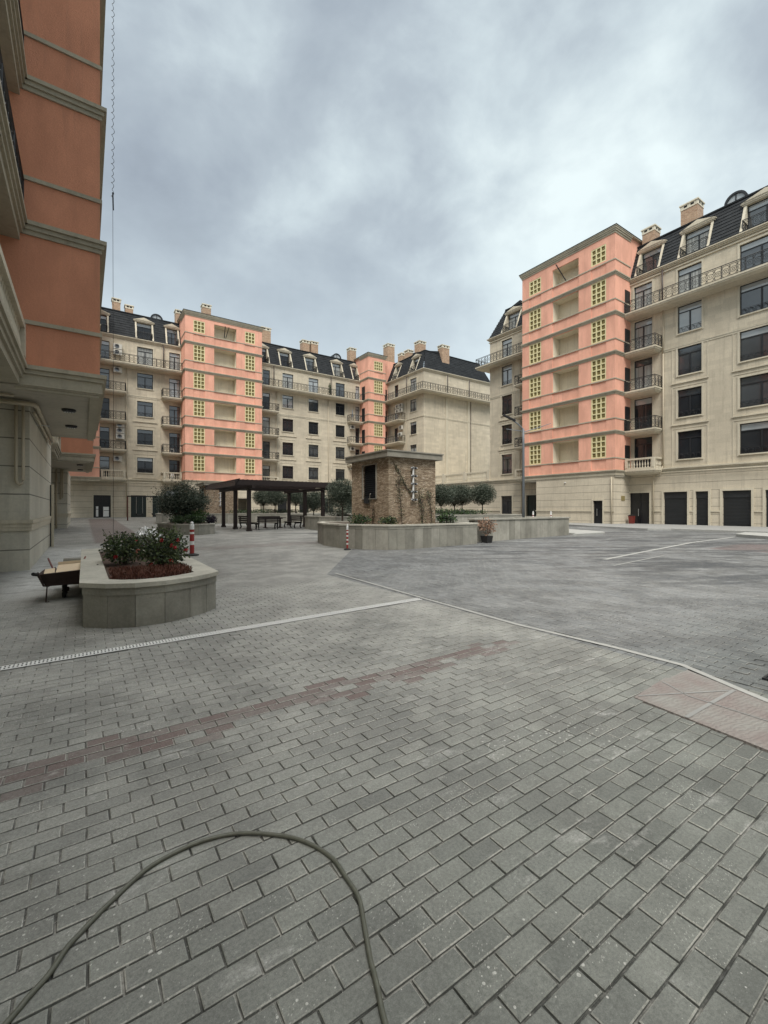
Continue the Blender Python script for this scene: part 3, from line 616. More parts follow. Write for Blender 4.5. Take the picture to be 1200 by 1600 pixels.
def eye_dormer(par, T, uc, n, z, w_=.75):
    s = MB(T); P = [(uc + w_ * math.cos(t), z + w_ * math.sin(t)) for t in [math.pi * k / 12 for k in range(13)]]; Q = [(uc + (w_ - .16) * math.cos(t), z + (w_ - .16) * math.sin(t)) for t in [math.pi * k / 12 for k in range(13)]]
    for k in range(12):
        s.loft([(P[k][0], n, P[k][1]), (P[k + 1][0], n, P[k + 1][1]), (Q[k + 1][0], n, Q[k + 1][1]), (Q[k][0], n, Q[k][1])], [(P[k][0], n - 1.6, P[k][1]), (P[k + 1][0], n - 1.6, P[k + 1][1]), (Q[k + 1][0], n - 1.6, Q[k + 1][1]), (Q[k][0], n - 1.6, Q[k][1])])
    s.box(uc - w_ - .05, uc + w_ + .05, n - 1.6, n + .03, z - .1, z); s.box(uc - .03, uc + .03, n - .12, n - .04, z, z + w_ - .1); 
    d = s.build('round_dormer', M['frame'], par)
    g_ = MB(T); g_.face([(x, n - .1, zz) for x, zz in Q]); g_.build('pane', GLSKY, d, fixn=False)
def band(mb, u0, u1, n, L_, h=.29, ret=None, back=2.5):
    """three-step cornice whose top is at L_, wrapping the sides of the tower"""
    for dz0, dz1, pr in ((0, .09, .14), (.0901, .19, .09), (.1901, h, .045)):
        mb.box(u0 - pr, u1 + pr, n - back, n + pr, L_ - dz1, L_ - dz0)
def tower(par, T, u0, u1, n, Ls, ztop, lats, rec, zbot=None, back=2.5, mp='pink', lat_rows=4, backn=0, sides=(True, True), doors=None):
    """salmon stair tower: pilasters, lattice panels, open landings, bands at every storey"""
    mw = M[mp]; w_ = MB(T); bands = MB(T); thin = MB(T); ops = []
    for i, L_ in enumerate(Ls):
        top = L_ + 2.98; tl = i == len(Ls) - 1
        for (a, b) in lats: ops.append((a, b, L_ + (1.2 if tl else 1.08), top - (.36 if tl else -.01)))
        if rec: ops.append((rec[0], rec[1], L_ + 1.06, top - (.36 if tl else 0)))
    lo = [(a, b) for a, b in lats]
    cols = sorted(lo + ([rec] if rec else []))
    pn = [(a, b, L_ + .06, L_ + .93) for L_ in Ls for a, b in cols]
    w_.wall(u0, u1, Ls[0] - .02, ztop, ops + pn, depth=.12, n=n)
    for a, b, c, d in pn: w_.face([(a, n - .05, c), (b, n - .05, c), (b, n - .05, d), (a, n - .05, d)])
    for s_, uu in zip(sides, (u0, u1)):
        sgn = 1
        w_.face([(uu, n, Ls[0] - .02), (uu, backn, Ls[0] - .02), (uu, backn, ztop), (uu, n, ztop)])
    w_.face([(u0, n, ztop), (u1, n, ztop), (u1, backn - 2, ztop), (u0, backn - 2, ztop)])
    if ztop > 22:
        for uu in (u0, u1): w_.face([(uu, backn, 20.9), (uu, backn - 2, 20.9), (uu, backn - 2, ztop), (uu, backn, ztop)])
    tw = w_.build('stair_tower', mw, par, fixn=False)
    for L_ in Ls:
        band(bands, u0, u1, n, L_, back=n - backn)
        thin.box(u0 - .045, u1 + .045, backn, n + .045, L_ + .96, L_ + 1.05)
    b0 = Ls[0]
    bands.box(u0 - .05, u1 + .05, backn, n + .05, b0 - .45, b0 - .2901)
    for dz0, dz1, pr in ((0, .08, .22), (.0801, .20, .18), (.2001, .34, .12), (.3401, .50, .05)): bands.box(u0 - pr, u1 + pr, backn - (2 if dz0 == 0 else 0), n + pr, ztop - dz1 + .02, ztop - dz0 + .02)
    bands.build('band', M['band'], tw); thin.build('string_course', M['band'], tw)
    rc = MB(T); rc.box(u0 - .25, u1 + .25, backn - 2, n + .25, ztop + .021, ztop + .07); rc.build('roof_edge', M['roof'], tw)
    for i, L_ in enumerate(Ls):
        tl = i == len(Ls) - 1
        for a, b in lats:
            z0 = L_ + 1.08; z1 = L_ + 2.99 - (.37 if tl else 0); nr = lat_rows - (1 if tl else 0); z0 = z0 if not tl else L_ + 1.2
            lp = MB(T); nc = 3 if (b - a) < 1.5 else 4; t = .105
            for c in range(nc + 1): uu = a + (b - a - t) * c / nc; lp.box(uu, uu + t, n - .10, n - .01, z0, z1)
            for r in range(nr + 1):
                zz = z0 + (z1 - z0 - t) * r / nr
                for c in range(nc): ua = a + (b - a - t) * c / nc + t; ub = a + (b - a - t) * (c + 1) / nc; lp.box(ua, ub, n - .10, n - .012, zz, zz + t)
            l_ = lp.build('lattice_panel', M['yellow'], par)
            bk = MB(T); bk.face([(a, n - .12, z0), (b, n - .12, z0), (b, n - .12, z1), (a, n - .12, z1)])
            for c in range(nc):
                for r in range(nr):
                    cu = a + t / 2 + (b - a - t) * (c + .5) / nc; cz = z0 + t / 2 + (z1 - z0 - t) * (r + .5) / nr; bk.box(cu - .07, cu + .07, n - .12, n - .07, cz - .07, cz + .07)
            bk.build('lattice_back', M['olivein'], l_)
        if rec:
            a, b = rec; z0, z1 = L_ + 1.06, L_ + 2.98 - (.36 if tl else 0); r = MB(T); k = n - 1.15
            r.face([(a, k, z0), (b, k, z0), (b, k, z1), (a, k, z1)]); r.face([(a, n - .12, z0), (a, k, z0), (a, k, z1), (a, n - .12, z1)]); r.face([(b, n - .12, z0), (b, k, z0), (b, k, z1), (b, n - .12, z1)])
            r.face([(a, n - .12, z0), (b, n - .12, z0), (b, k, z0), (a, k, z0)]); r.face([(a, n - .12, z1), (b, n - .12, z1), (b, k, z1), (a, k, z1)])
            r.build('open_landing', M['cream'], par, fixn=False)
    return tw
def service_door(par, x0, x1, y0, y1, z0, z1):
    d = MB(); d.box(x0, x1, y0, y1, z0, z1); o = d.build('shutter_door', M['door'], par); return o
def ac(par, T, u, z, n=0, w_=.85, h=.58):
    a = MB(T); a.box(u, u + w_, n + .12, n + .42, z, z + h); a.box(u + .1, u + .14, n, n + .40, z - .05, z - .001); a.box(u + w_ - .14, u + w_ - .1, n, n + .40, z - .05, z - .001)
    o = a.build('air_conditioner', M['acwhite'], par); f = MB(T); c = (u + w_ * .42, z + h / 2)
    P = arcpts(c, h * .4, 0, 360, 14)[:-1]; f.loft([(x, n + .421, y) for x, y in P], [(x, n + .435, y) for x, y in P]); f.build('fan', M['frame'], o)
    g_ = MB(T)
    for rr in (.16, .28, .36): g_.tube([(x, n + .45, y) for x, y in arcpts(c, h * rr, 0, 360, 12)[:-1]], .008, 3, closed=True)
    g_.build('fan_guard', M['steel'], o)
def pipe(par, pts, r=.05, m='pipe', seg=7, name='downpipe'):
    p = MB(); p.tube(pts, r, seg); return p.build(name, M[m], par, smooth=True)
def shutter_door(par, T, u0, u1, z0, z1, n=0, name='garage_shutter', m='shutter'):
    s = MB(T); k = int((z1 - z0) / .1); h = (z1 - z0) / k
    for i in range(k):
        z = z0 + i * h; s.face([(u0, n - .17, z), (u1, n - .17, z), (u1, n - .14, z + h * .85), (u0, n - .14, z + h * .85)]); s.face([(u0, n - .14, z + h * .85), (u1, n - .14, z + h * .85), (u1, n - .17, z + h), (u0, n - .17, z + h)])
    if z1 - z0 > 2: s.box(u0, u1, n - .17, n - .10, z1 - .5, z1)
    return s.build(name, M[m], par)
def gf_frame(mb, u0, u1, z0, z1, n=0, w_=.15):
    mb.box(u0 - w_, u0, n + .001, n + .06, z0, z1 + w_); mb.box(u1, u1 + w_, n + .001, n + .06, z0, z1 + w_); mb.box(u0, u1, n + .001, n + .06, z1, z1 + w_)
def ledge(mb, u0, u1, z, n=0, e0=0, e1=0):
    for za, zb, pr in ((-.10, 0, .22), (-.20, -.1001, .15), (-.34, -.2001, .08), (-.42, -.3401, .03)): mb.box(u0 - e0 * pr, u1 + e1 * pr, n, n + pr, z + za, z + zb)
# ================================================================ RIGHT BUILDING (X = 38.9, faces -X, u = Y)
LR = [4.9 + 3.3 * k for k in range(6)]
TR = lambda u, n, z: (38.9 - n, u, z)
rb = thing('apartment_building', 'beige block on the right with garage shutters and one salmon stair tower', 'building', (38.9, 18, .38))
U0, U1 = -4.0, 35.4
small = [(14.2, 15.85), (32.2, 33.65), (5.2, 6.85)]; big = [(9.4, 11.85), (.2, 2.65)]
opsU = []
for k in range(1, 6):                                            # storeys 1..5 (k=5 is the top floor behind the long balcony)
    L_ = LR[k - 1] if k < 5 else LR[4]
for i, L_ in enumerate(LR[:5]):
    topf = i == 4
    za, zb = (L_ + .05, L_ + 2.42) if topf else (L_ + .66, L_ + 2.82)
    for a, b in small + big: opsU.append((a, b, za, zb))
    for a, b in ((17.75, 19.2), (29.2, 30.6)): opsU.append((a, b, L_ + .05, L_ + (2.42 if topf else 2.75)))
wl = MB(TR); wl.wall(U0, U1, 4.9, 21.25, opsU, .2)
wl.face([(U1, 0, 0), (U1, -14, 0), (U1, -14, 21.25), (U1, 0, 21.25)]); wl.face([(U0, 0, 0), (U0, -14, 0), (U0, -14, 21.25), (U0, 0, 21.25)])
wl.build('wall', M['stone'], rb, fixn=False)
gfo = [(15.17, 16.87, .3, 3.0), (13.77, 14.61, .3, 2.98), (11.18, 12.88, .3, 2.97), (8.6, 10.4, .3, 2.95), (5.6, 7.4, .3, 2.95), (17.95, 19.56, .3, 3.0), (28.2, 30.3, .3, 3.1), (32.2, 33.7, 1.1, 3.1)]
wl = MB(TR); wl.wall(U0, U1, -.3, 4.9, gfo, .2)
wl.T = None; TT = lambda u, n, z: (36.4 - n, u, z)
wl.T = TT; wl.wall(19.6, 27.2, -.3, 4.6, [(20.55, 21.4, .3, 2.35)], .2)
for yy in (19.6, 27.2): wl.face([(yy, 0, -.3), (yy, -2.5, -.3), (yy, -2.5, 4.6), (yy, 0, 4.6)])
wl.build('ground_floor_wall', M['stone_rust'], rb, fixn=False)
so_ = MB(TR); so_.box(19.5, 28.85, .001, 2.49, 4.32, 4.44); so_.build('soffit', M['soffit'], rb)
tr_ = MB(TR)
ledge(tr_, U0, 19.45, 4.95); ledge(tr_, 28.9, U1, 4.95, e1=1)
for a, b in ((U0, 16.9), (30.95, U1)): tr_.box(a, b, .001, .07, 14.44, 14.53); tr_.box(a, b, .001, .04, 14.30, 14.439)
tr_.box(U0, U1 + .1, .001, .10, 20.78, 20.87)
for za, zb, pr in ((21.0, 21.1, .10), (21.101, 21.2, .20), (21.201, 21.27, .28)): tr_.box(U0, U1 + pr, -.2, pr, za, zb)
for a, b, c, d in gfo[:-1]: gf_frame(tr_, a, b, .3, d)
gf_frame(tr_, 32.2, 33.7, 1.0, 3.1); tr_.box(32.1, 33.8, .001, .10, .98, 1.08)
cuts = sorted([(a - .15, b + .15) for a, b, c, d in gfo] + [(19.6, 28.0)]); c0 = U0
for a, b in cuts:
    if a - c0 > .1: tr_.box(c0, a, .001, .06, 1.42, 1.52)
    c0 = b
tr_.box(c0, U1, .001, .06, 1.42, 1.52)
tr_.T = TT; gf_frame(tr_, 20.55, 21.4, .3, 2.35, w_=.12); tr_.box(19.56, 20.42, .001, .06, 1.42, 1.52); tr_.box(21.53, 27.24, .001, .06, 1.42, 1.52)
tr_.build('trim', M['trim'], rb)
for i, L_ in enumerate(LR[:5]):
    topf = i == 4
    for a, b in small + big:
        if topf: window(rb, TR, a, b, L_ + .05, L_ + 2.42, door=True)
        else: window(rb, TR, a, b, L_ + .66, L_ + 2.82, panel=(L_ + .12, L_ + 3.12) if i < 3 else None)
    for a, b in ((17.75, 19.2), (29.2, 30.6)): window(rb, TR, a, b, L_ + .05, L_ + (2.42 if topf else 2.75), door=True, surr=topf)
for i in range(4):
    balcony(rb, TR, 16.95, 19.5, LR[i] - .02, stone=(i == 0), side='lo')
    balcony(rb, TR, 28.85, 31.0, LR[i] - .02, stone=(i == 0), side='hi')
balcony(rb, TR, U0, 19.5, LR[4] - .02, side='lo', rail=True)
# wrapping top-floor balcony at the far corner
s = MB(TR); s.box(28.85, 36.6, 0, 1.2, 17.96, 18.08); s.box(35.4, 36.6, -3, -.0, 17.96, 18.08); s.box(28.85, 36.5, .0, 1.1, 17.82, 17.959); s.box(35.4, 36.5, -3, -.001, 17.82, 17.959)
bl = s.build('balcony', M['trim'], rb); r = MB(TR); rail_run(r, (28.9, 1.13), (36.53, 1.13), 18.08); rail_run(r, (36.53, 1.13), (36.53, -3), 18.08); r.build('railing', M['iron'], bl)
tower(rb, TR, 19.5, 28.85, 2.5, LR, 25.05, [(20.26, 21.59), (26.65, 28.02)], (22.76, 25.42))
for i in range(5): service_door(rb, 37.95, 38.75, 19.46, 19.499, LR[i] + .05, LR[i] + 2.15)
mansard(rb, TR, U0, 19.5, 21.38, 24.45, [(17.15, 19.15), (13.7, 15.85), (9.35, 11.85), (5.0, 7.1)])
mansard(rb, TR, 28.85, 35.4, 21.38, 24.45, [(31.5, 33.7)], hip1=True)
TE = lambda u, n, z: (38.9 + u, 35.4 + n, z)
mansard(rb, TE, 0.0, 12.0, 21.38, 24.45, [], hip0=True, back=2)
chimney(rb, 40.3, 41.3, 18.2, 19.2, 24.3, 25.95); chimney(rb, 40.3, 41.4, 15.0, 16.2, 24.3, 26.35); chimney(rb, 40.3, 41.4, 3.0, 4.3, 24.3, 26.9)
eye_dormer(rb, TR, 12.5, -1.3, 24.6, .72)
for a, b, c, d in gfo[:5]: shutter_door(rb, TR, a, b, c, d)
def solid_door(par, T, u0, u1, z0, z1, m='door', handle=True, n=0, leaves=1, name='door'):
    s = MB(T); s.box(u0, u1, n - .19, n - .15, z0, z1)
    for k in range(leaves):
        a = u0 + (u1 - u0) * k / leaves; b = u0 + (u1 - u0) * (k + 1) / leaves; s.box(a + .03, a + .09, n - .15, n - .11, z0, z1 - .05); s.box(b - .09, b - .03, n - .15, n - .11, z0, z1 - .05); s.box(a + .091, b - .091, n - .15, n - .112, z1 - .75, z1 - .68)
    d = s.build(name, M[m], par)
    if handle: h = MB(T); uc = (u0 + u1) / 2 + .12; h.tube([(uc, n - .06, z0 + .75), (uc, n - .06, z0 + 1.35)], .022, 6); h.box(uc - .01, uc + .01, n - .15, n - .06, z0 + .8, z0 + .82); h.box(uc - .01, uc + .01, n - .15, n - .06, z0 + 1.28, z0 + 1.30); h.build('handle', M['steel'], d)
    return d
solid_door(rb, TR, 17.95, 19.56, .3, 3.0, leaves=2); solid_door(rb, TR, 28.2, 30.3, .3, 3.1, m='greendoor', leaves=2); solid_door(rb, TT, 20.55, 21.4, .3, 2.35)
window(rb, TR, 32.2, 33.7, 1.1, 3.1, surr=False, gr=False)
p = MB(TR); p.box(20.1, 20.75, .01, .04, 0, 0.001) if 0 else None
p = MB(TR); p.box(19.72, 20.2, -.001, .03, 2.4, 2.85)
pq = MB(lambda u, n, z: (38.9 - n, u, z)); pq.box(19.0 + .72, 19.0 + .78, .0, .01, 2.4, 2.45)
pl = MB(TR); pl.box(16.94 + 2.78, 16.94 + 2.8, 0, .01, 2.4, 2.41)
plq = MB(); plq.box(37.55, 38.1, 19.56, 19.598, 2.35, 2.75); plq.build('plaque', M['olivein'], rb)
# pipes
pipe(rb, [(38.78, 16.86, 14.2), (38.78, 16.86, 17.7)]); pipe(rb, [(38.78, 16.86, 4.95), (38.78, 16.86, 14.2)]); pipe(rb, [(38.70, 16.86, 5.1), (38.62, 17.0, 4.5), (38.70, 17.6, 4.25), (38.80, 17.62, 4.0), (38.80, 17.62, .4)])
pipe(rb, [(38.62, U0, 4.55), (38.62, 16.9, 4.55)], .04, 'cream', name='white_conduit'); pipe(rb, [(38.72, 16.9, 18.2), (38.72, 16.9, 21.0)], .06, 'pipedark')
pipe(rb, [(38.72, 30.6, 18.2), (38.72, 30.6, 21.0)], .06, 'pipedark'); pipe(rb, [(38.78, 30.9, .3), (38.78, 30.9, 4.6)]); pipe(rb, [(36.3, 19.75, .4), (36.3, 19.75, 4.3)], .045)
pipe(rb, [(38.78, 31.05, 5.0), (38.78, 31.05, 17.7)], .04)
pk = MB(); pk.tube([(36.2, 24.9, 24.3), (36.9, 23.9, 21.95)], .05, 4); pk.build('leaning_beam', M['iron'], rb)
tl_ = MB(TT); tl_.box(24.0, 24.12, .02, .12, 4.02, 4.10); tl_.build('spotlight', M['white'], rb)
# podium wall with balustrade between the right building and the far block
TPd = lambda u, n, z: (38.9 - n, u, z)
pw = thing('podium_wall', 'low beige podium wall with stone balustrade closing the gap between the two right hand blocks', 'wall', (38.9, 41.5, .5))
s = MB(TPd); s.wall(35.41, 48.3, -.3, 4.95, [], .2); s.box(35.41, 48.3, -12, -.3, 4.7, 4.9); s.build('wall', M['stone_rust'], pw, fixn=False)
s = MB(TPd); ledge(s, 35.41, 48.3, 4.98); s.box(35.41, 48.3, .001, .06, 1.42, 1.52); s.build('trim', M['trim'], pw)
s = MB(TPd)
for a in (35.45, 39.3, 43.2): balustrade(s, (a, -.05), (a + 3.8, -.05), 4.98, 1.1); s.box(a - .05, a + .35, -.22, .12, 4.98, 6.22)
s.build('balustrade', M['trim'], pw)
# ================================================================ FAR BUILDING (Y = 58.9, faces -Y, u = X)
LF = [5.1 + 3.3 * k for k in range(6)]
TF = lambda u, n, z: (u, 58.9 - n, z)
fb = thing('apartment_building', 'wide beige mansard roofed block across the back of the courtyard with salmon stair tower', 'building', (16, 58.9, .8))
wins = [(5.15, 6.8), (22.9, 24.5), (26.85, 28.4), (31.25, 32.8)]; drs = [(1.45, 2.4), (8.56, 9.75), (20.1, 21.1), (34.7, 35.4)]
ops = []
for i, L_ in enumerate(LF[:5]):
    t = i == 4
    for a, b in wins: ops.append((a, b, L_ + (.05 if t else .82), L_ + (2.35 if t else 2.6)))
    for a, b in drs: ops.append((a, b, L_ + .05, L_ + (2.35 if t else 2.5)))
wl = MB(TF); wl.wall(-6, 36.5, 5.1, 21.5, ops, .2)
wl.build('wall', M['stone'], fb, fixn=False)
gfo = [(.89, 2.53, .5, 3.2), (4.51, 6.1, .5, 3.25), (6.75, 8.2, .5, 3.25), (22.2, 23.6, .5, 3.2), (25.4, 26.9, .5, 3.2), (29.2, 30.9, .5, 3.2), (33, 34.4, .5, 3.2)]
wl = MB(TF); wl.wall(-6, 36.5, -.3, 5.1, gfo, .2); wl.T = lambda u, n, z: (u, 56.3 - n, z); wl.wall(10.2, 18.9, -.3, 4.9, [(12.2, 13.2, .5, 2.6), (15.3, 17.2, .5, 3.0)], .25)
for xx in (10.2, 18.9): wl.face([(xx, 0, -.3), (xx, -2.6, -.3), (xx, -2.6, 4.9), (xx, 0, 4.9)])
wl.build('ground_floor_wall', M['stone_rust'], fb, fixn=False)
TFT = lambda u, n, z: (u, 56.3 - n, z)
so_ = MB(TF); so_.box(9.89, 19.12, .001, 2.59, 4.52, 4.62); so_.build('soffit', M['soffit'], fb)
tr_ = MB(TF); ledge(tr_, -6, 9.85, 5.12); ledge(tr_, 19.16, 35.3, 5.12)
for a, b in ((4.1, 7.6), (22.2, 33.1)): tr_.box(a, b, .001, .07, 14.82, 14.92); tr_.box(a, b, .001, .04, 14.7, 14.819)
for za, zb, pr in ((21.2, 21.32, .10), (21.321, 21.42, .20), (21.421, 21.5, .28)): tr_.box(-6, 36.4, -.2, pr, za, zb)
for a, b, c, d in gfo: gf_frame(tr_, a, b, .5, d, w_=.13)
cuts = sorted([(a - .13, b + .13) for a, b, c, d in gfo] + [(9.9, 19.1)]); c0 = -1
for a, b in cuts:
    if a - c0 > .1: tr_.box(c0, a, .001, .06, 1.6, 1.7)
    c0 = b
for a in (3.95, 7.55, 22.15, 33.1): tr_.box(a, a + .07, .001, .05, 5.13, 21.19)
tr_.build('trim', M['trim'], fb)
for i, L_ in enumerate(LF[:5]):
    t = i == 4
    for a, b in wins:
        if t: window(fb, TF, a, b, L_ + .05, L_ + 2.35, door=True)
        else: window(fb, TF, a, b, L_ + .82, L_ + 2.6, panel=(L_ + .22, L_ + 3.0) if i < 3 else None)
    for a, b in drs: window(fb, TF, a, b, L_ + .05, L_ + (2.35 if t else 2.5), door=True, surr=t, single=(b - a) < 1.1)
for i in range(4):
    st = i == 0; z = LF[i] - .02
    balcony(fb, TF, 1.43, 4.0, z, stone=st, side='hi'); balcony(fb, TF, 7.66, 9.89, z, stone=st, side='lo')
    balcony(fb, TF, 19.12, 22.05, z, stone=st, side='hi'); balcony(fb, TF, 33.2, 35.45, z, stone=st, side='lo')
balcony(fb, TF, 1.43, 9.89, LF[4] - .02, side='none'); balcony(fb, TF, 19.12, 35.45, LF[4] - .02, side='none')
tower(fb, TF, 9.89, 19.12, 2.6, LF, 25.1, [(10.8, 12.1), (16.92, 18.2)], (13.18, 15.85))
mansard(fb, TF, -6, 9.89, 21.6, 24.75, [(.3, 2.35), (4.98, 6.9), (8.2, 9.75)]); mansard(fb, TF, 19.12, 36.3, 21.6, 24.75, [(19.4, 21.1), (22.55, 24.45), (26.45, 28.35), (30.85, 32.75), (34.2, 35.5)])
eye_dormer(fb, TF, 7.35, -1.2, 24.75, .7); eye_dormer(fb, TF, 32.2, -1.3, 24.85, .75)
for (a, b, c, y, zz) in [(2.75, 3.55, 60.2, 61.2, 26.25), (4.05, 4.85, 60.2, 61.2, 25.8), (9.5, 10.3, 60.2, 61.2, 26.6), (12.55, 13.55, 59.6, 60.6, 27.9), (20.4, 21.7, 60.2, 61.4, 27.0), (26.6, 27.7, 60.4, 61.4, 26.6), (28.0, 29.1, 60.4, 61.4, 26.7), (34.6, 35.7, 60.4, 61.4, 27.1)]: chimney(fb, a, b, c, y, 24.6, zz)
solid_door(fb, TF, .89, 2.53, .5, 3.2, leaves=2)
d = solid_door(fb, TF, 4.51, 6.1, .5, 3.25, m='greendoor', handle=False, leaves=3); solid_door(fb, TF, 6.75, 8.2, .5, 3.25, m='greendoor', handle=False, leaves=2)
for a, b, c, dd in gfo[3:]: solid_door(fb, TF, a, b, c, dd, m='door', handle=False, leaves=2)
solid_door(fb, TFT, 12.2, 13.2, .5, 2.6, handle=False)
s = MB(TF)
for a, b, c, dd in ((1.12, 1.34, .8, 1.6), (1.12, 1.34, 1.65, 1.95), (1.8, 2.35, .8, 1.45), (1.8, 2.35, 1.5, 1.9)): s.box(a, b, -.108, -.102, c, dd)
s.build('paper_notice', M['paper'], fb)
for u, z in ((2.75, 19.85), (2.75, 19.2), (2.75, 17.2), (3.0, 10.95), (3.0, 10.3), (3.0, 9.65), (2.75, 7.1)): ac(fb, TF, u, z)
for u, z in ((33.6, 13.9), (33.6, 10.6), (33.6, 7.6)): ac(fb, TF, u, z, w_=.8)
for xx in (4.08, 22.0, 30.0): pipe(fb, [(xx, 58.78, .8), (xx, 58.78, 18.0)], .045)
for xx in (7.9, 21.6, 30.4): pipe(fb, [(xx, 58.7, 18.4), (xx, 58.7, 21.3)], .06, 'pipedark')
pipe(fb, [(3.5, 58.62, 4.72), (9.8, 58.62, 4.72)], .04, 'cream', name='white_conduit')
pk = MB(); pk.tube([(14.45, 56.1, 24.2), (14.45, 56.6, 22.9)], .05, 4); pk.tube([(14.9, 56.1, 24.2), (14.62, 56.6, 22.9)], .05, 4); pk.build('leaning_beam', M['iron'], fb)
# inner corner tower left (joins the left wing)
tower(fb, TF, -4.5, 1.40, 2.2, LF, 25.1, [(-2.2, -.9)], None)
# corner tower right
LB = LF
tower(fb, TF, 35.5, 38.6, 2.5, LF, 25.2, [(36.5, 38.1)], None)
s = MB(TF); s.wall(38.6, 42.0, 4.9, 25.0, [], n=1.6); s.build('recessed_wall', M['pink'], fb, fixn=False)
s = MB(TF)
for L_ in LF: s.box(38.6, 41.9, 1.6, 1.7, L_ - .25, L_)
s.build('band', M['band'], fb)
for i in range(5): service_door(fb, 38.68, 39.42, 57.2, 57.299, LF[i] + .05, LF[i] + 2.1)
for i in range(1, 5): service_door(fb, 35.43, 35.499, 57.4, 58.2, LF[i] + .05, LF[i] + 2.1)
# ================================================================ FAR RIGHT BLOCK (west face X=39.6, south face Y=48.3)
bb = thing('apartment_building', 'beige end block with blank pilastered wall and hipped roof behind the stone hut', 'building', (46, 52, .6))
TW = lambda u, n, z: (39.6 - n, u, z); TS = lambda u, n, z: (u, 48.3 - n, z)
ops = []
for i, L_ in enumerate(LF[:5]):
    t = i == 4; ops.append((49.9, 51.4, L_ + (.05 if t else .82), L_ + (2.35 if t else 2.6))); ops.append((54.4, 55.4, L_ + .05, L_ + 2.35))
wl = MB(TW); wl.wall(48.3, 60, -.3, 21.5, ops, .2); wl.T = TS; wl.wall(39.6, 53.2, -.3, 21.5, []); wl.face([(53.2, 0, -.3), (53.2, -12, -.3), (53.2, -12, 21.5), (53.2, 0, 21.5)]); wl.build('wall', M['stone'], bb, fixn=False)
s = MB(TS)
for a in (43.7, 48.1): s.box(a, a + .45, .001, .08, 4.9, 14.7); s.box(a, a + .45, .001, .08, 14.93, 18.1); s.box(a, a + .45, .001, .08, 18.5, 21.1)
s.box(39.53, 53.2, .001, .07, 14.82, 14.92); s.box(39.56, 53.2, .001, .04, 14.7, 14.819)
for za, zb, pr in ((21.2, 21.32, .10), (21.321, 21.42, .20), (21.421, 21.5, .28)): s.box(39.6 - pr, 53.2 + pr, -.2, pr, za, zb)
s.T = TW; s.box(48.3, 56.9, .001, .07, 14.82, 14.92)
for za, zb, pr in ((21.2, 21.32, .10), (21.321, 21.42, .20), (21.421, 21.5, .28)): s.box(48.51, 57.2, .0, pr, za, zb)
s.build('trim', M['trim'], bb)
for i, L_ in enumerate(LF[:5]):
    t = i == 4
    if t: window(bb, TW, 49.9, 51.4, L_ + .05, L_ + 2.35, door=True)
    else: window(bb, TW, 49.9, 51.4, L_ + .82, L_ + 2.6)
    window(bb, TW, 54.4, 55.4, L_ + .05, L_ + 2.35, door=True, surr=False, single=True)
for i in range(4): balcony(bb, TW, 52.6, 57.25, LF[i] - .02, dep=1.2, side='lo', stone=(i == 0))
s = MB(TS); s.box(38.4, 54.4, 0, 1.2, 18.16, 18.28); s.box(38.5, 54.3, 0, 1.1, 18.02, 18.159); s.T = TW; s.box(48.301, 57.25, 0, 1.2, 18.16, 18.28); s.box(48.301, 57.25, 0, 1.1, 18.02, 18.159)
bl = s.build('balcony', M['trim'], bb); r = MB(TS); rail_run(r, (38.47, 1.13), (54.3, 1.13), 18.28); r.T = TW; rail_run(r, (47.17, 1.13), (57.2, 1.13), 18.28); r.build('railing', M['iron'], bl)
mansard(bb, TS, 39.6, 53.2, 21.6, 24.6, [], hip0=True, hip1=True, back=3); mansard(bb, TW, 48.3, 57.3, 21.6, 24.6, [(50.0, 51.9), (54.6, 56.2)], hip0=True, back=3)
chimney(bb, 43.6, 45.0, 48.9, 49.9, 22.8, 25.9); chimney(bb, 41.0, 42.2, 51.0, 52.2, 24.5, 26.6); chimney(bb, 41.2, 42.2, 54.0, 55.0, 24.5, 26.2); chimney(bb, 41.2, 42.2, 55.7, 56.7, 24.5, 26.2); chimney(bb, 39.9, 41.2, 57.6, 58.9, 24.6, 28.0)
for xx in (43.9, 48.3): pipe(bb, [(xx, 48.05, 18.3), (xx, 48.05, 21.2)], .06, 'pipedark')
pipe(bb, [(48.75, 48.2, 5), (48.75, 48.2, 18)], .045, 'pipedark'); pipe(bb, [(39.5, 52.3, 1), (39.5, 52.3, 18)], .04); pipe(bb, [(39.35, 52.0, 18.3), (39.35, 52.0, 21.2)], .06, 'pipedark')
for u, z in ((53.0, 16.9), (53.9, 16.9), (53.0, 16.2), (53.9, 16.2), (53.0, 13.6), (53.2, 12.6)): ac(bb, TW, u, z, w_=.75)
# ================================================================ LEFT BUILDING (wall X=-2.2, faces +X, u = Y)
TLw = lambda u, n, z: (-2.2 + n, u, z)
lb = thing('apartment_building', 'near left building with orange rendered bays overhanging grey stone piers', 'building', (-2.2, 20, 0))
LL = [4.9 + 3.3 * k for k in range(7)]
wl = MB(TLw); wl.wall(-3, 56.5, 4.4, 27.0, [(9.6, 11.4, L_ + .05, L_ + 2.4) for L_ in LL] + [(28.2, 30.0, L_ + .05, L_ + 2.4) for L_ in LL]); wl.face([(-3, 0, 0), (-3, -10, 0), (-3, -10, 27), (-3, 0, 27)])
wl.build('wall', M['stone_left'], lb, fixn=False)
for L_ in LL:
    window(lb, TLw, 9.6, 11.4, L_ + .05, L_ + 2.4, door=True); window(lb, TLw, 28.2, 30.0, L_ + .05, L_ + 2.4, door=True)
wl = MB(TLw); wl.wall(-3, 56.5, -.3, 4.4, [], n=-.6); wl.build('ground_floor_wall', M['stone_left'], lb, fixn=False)
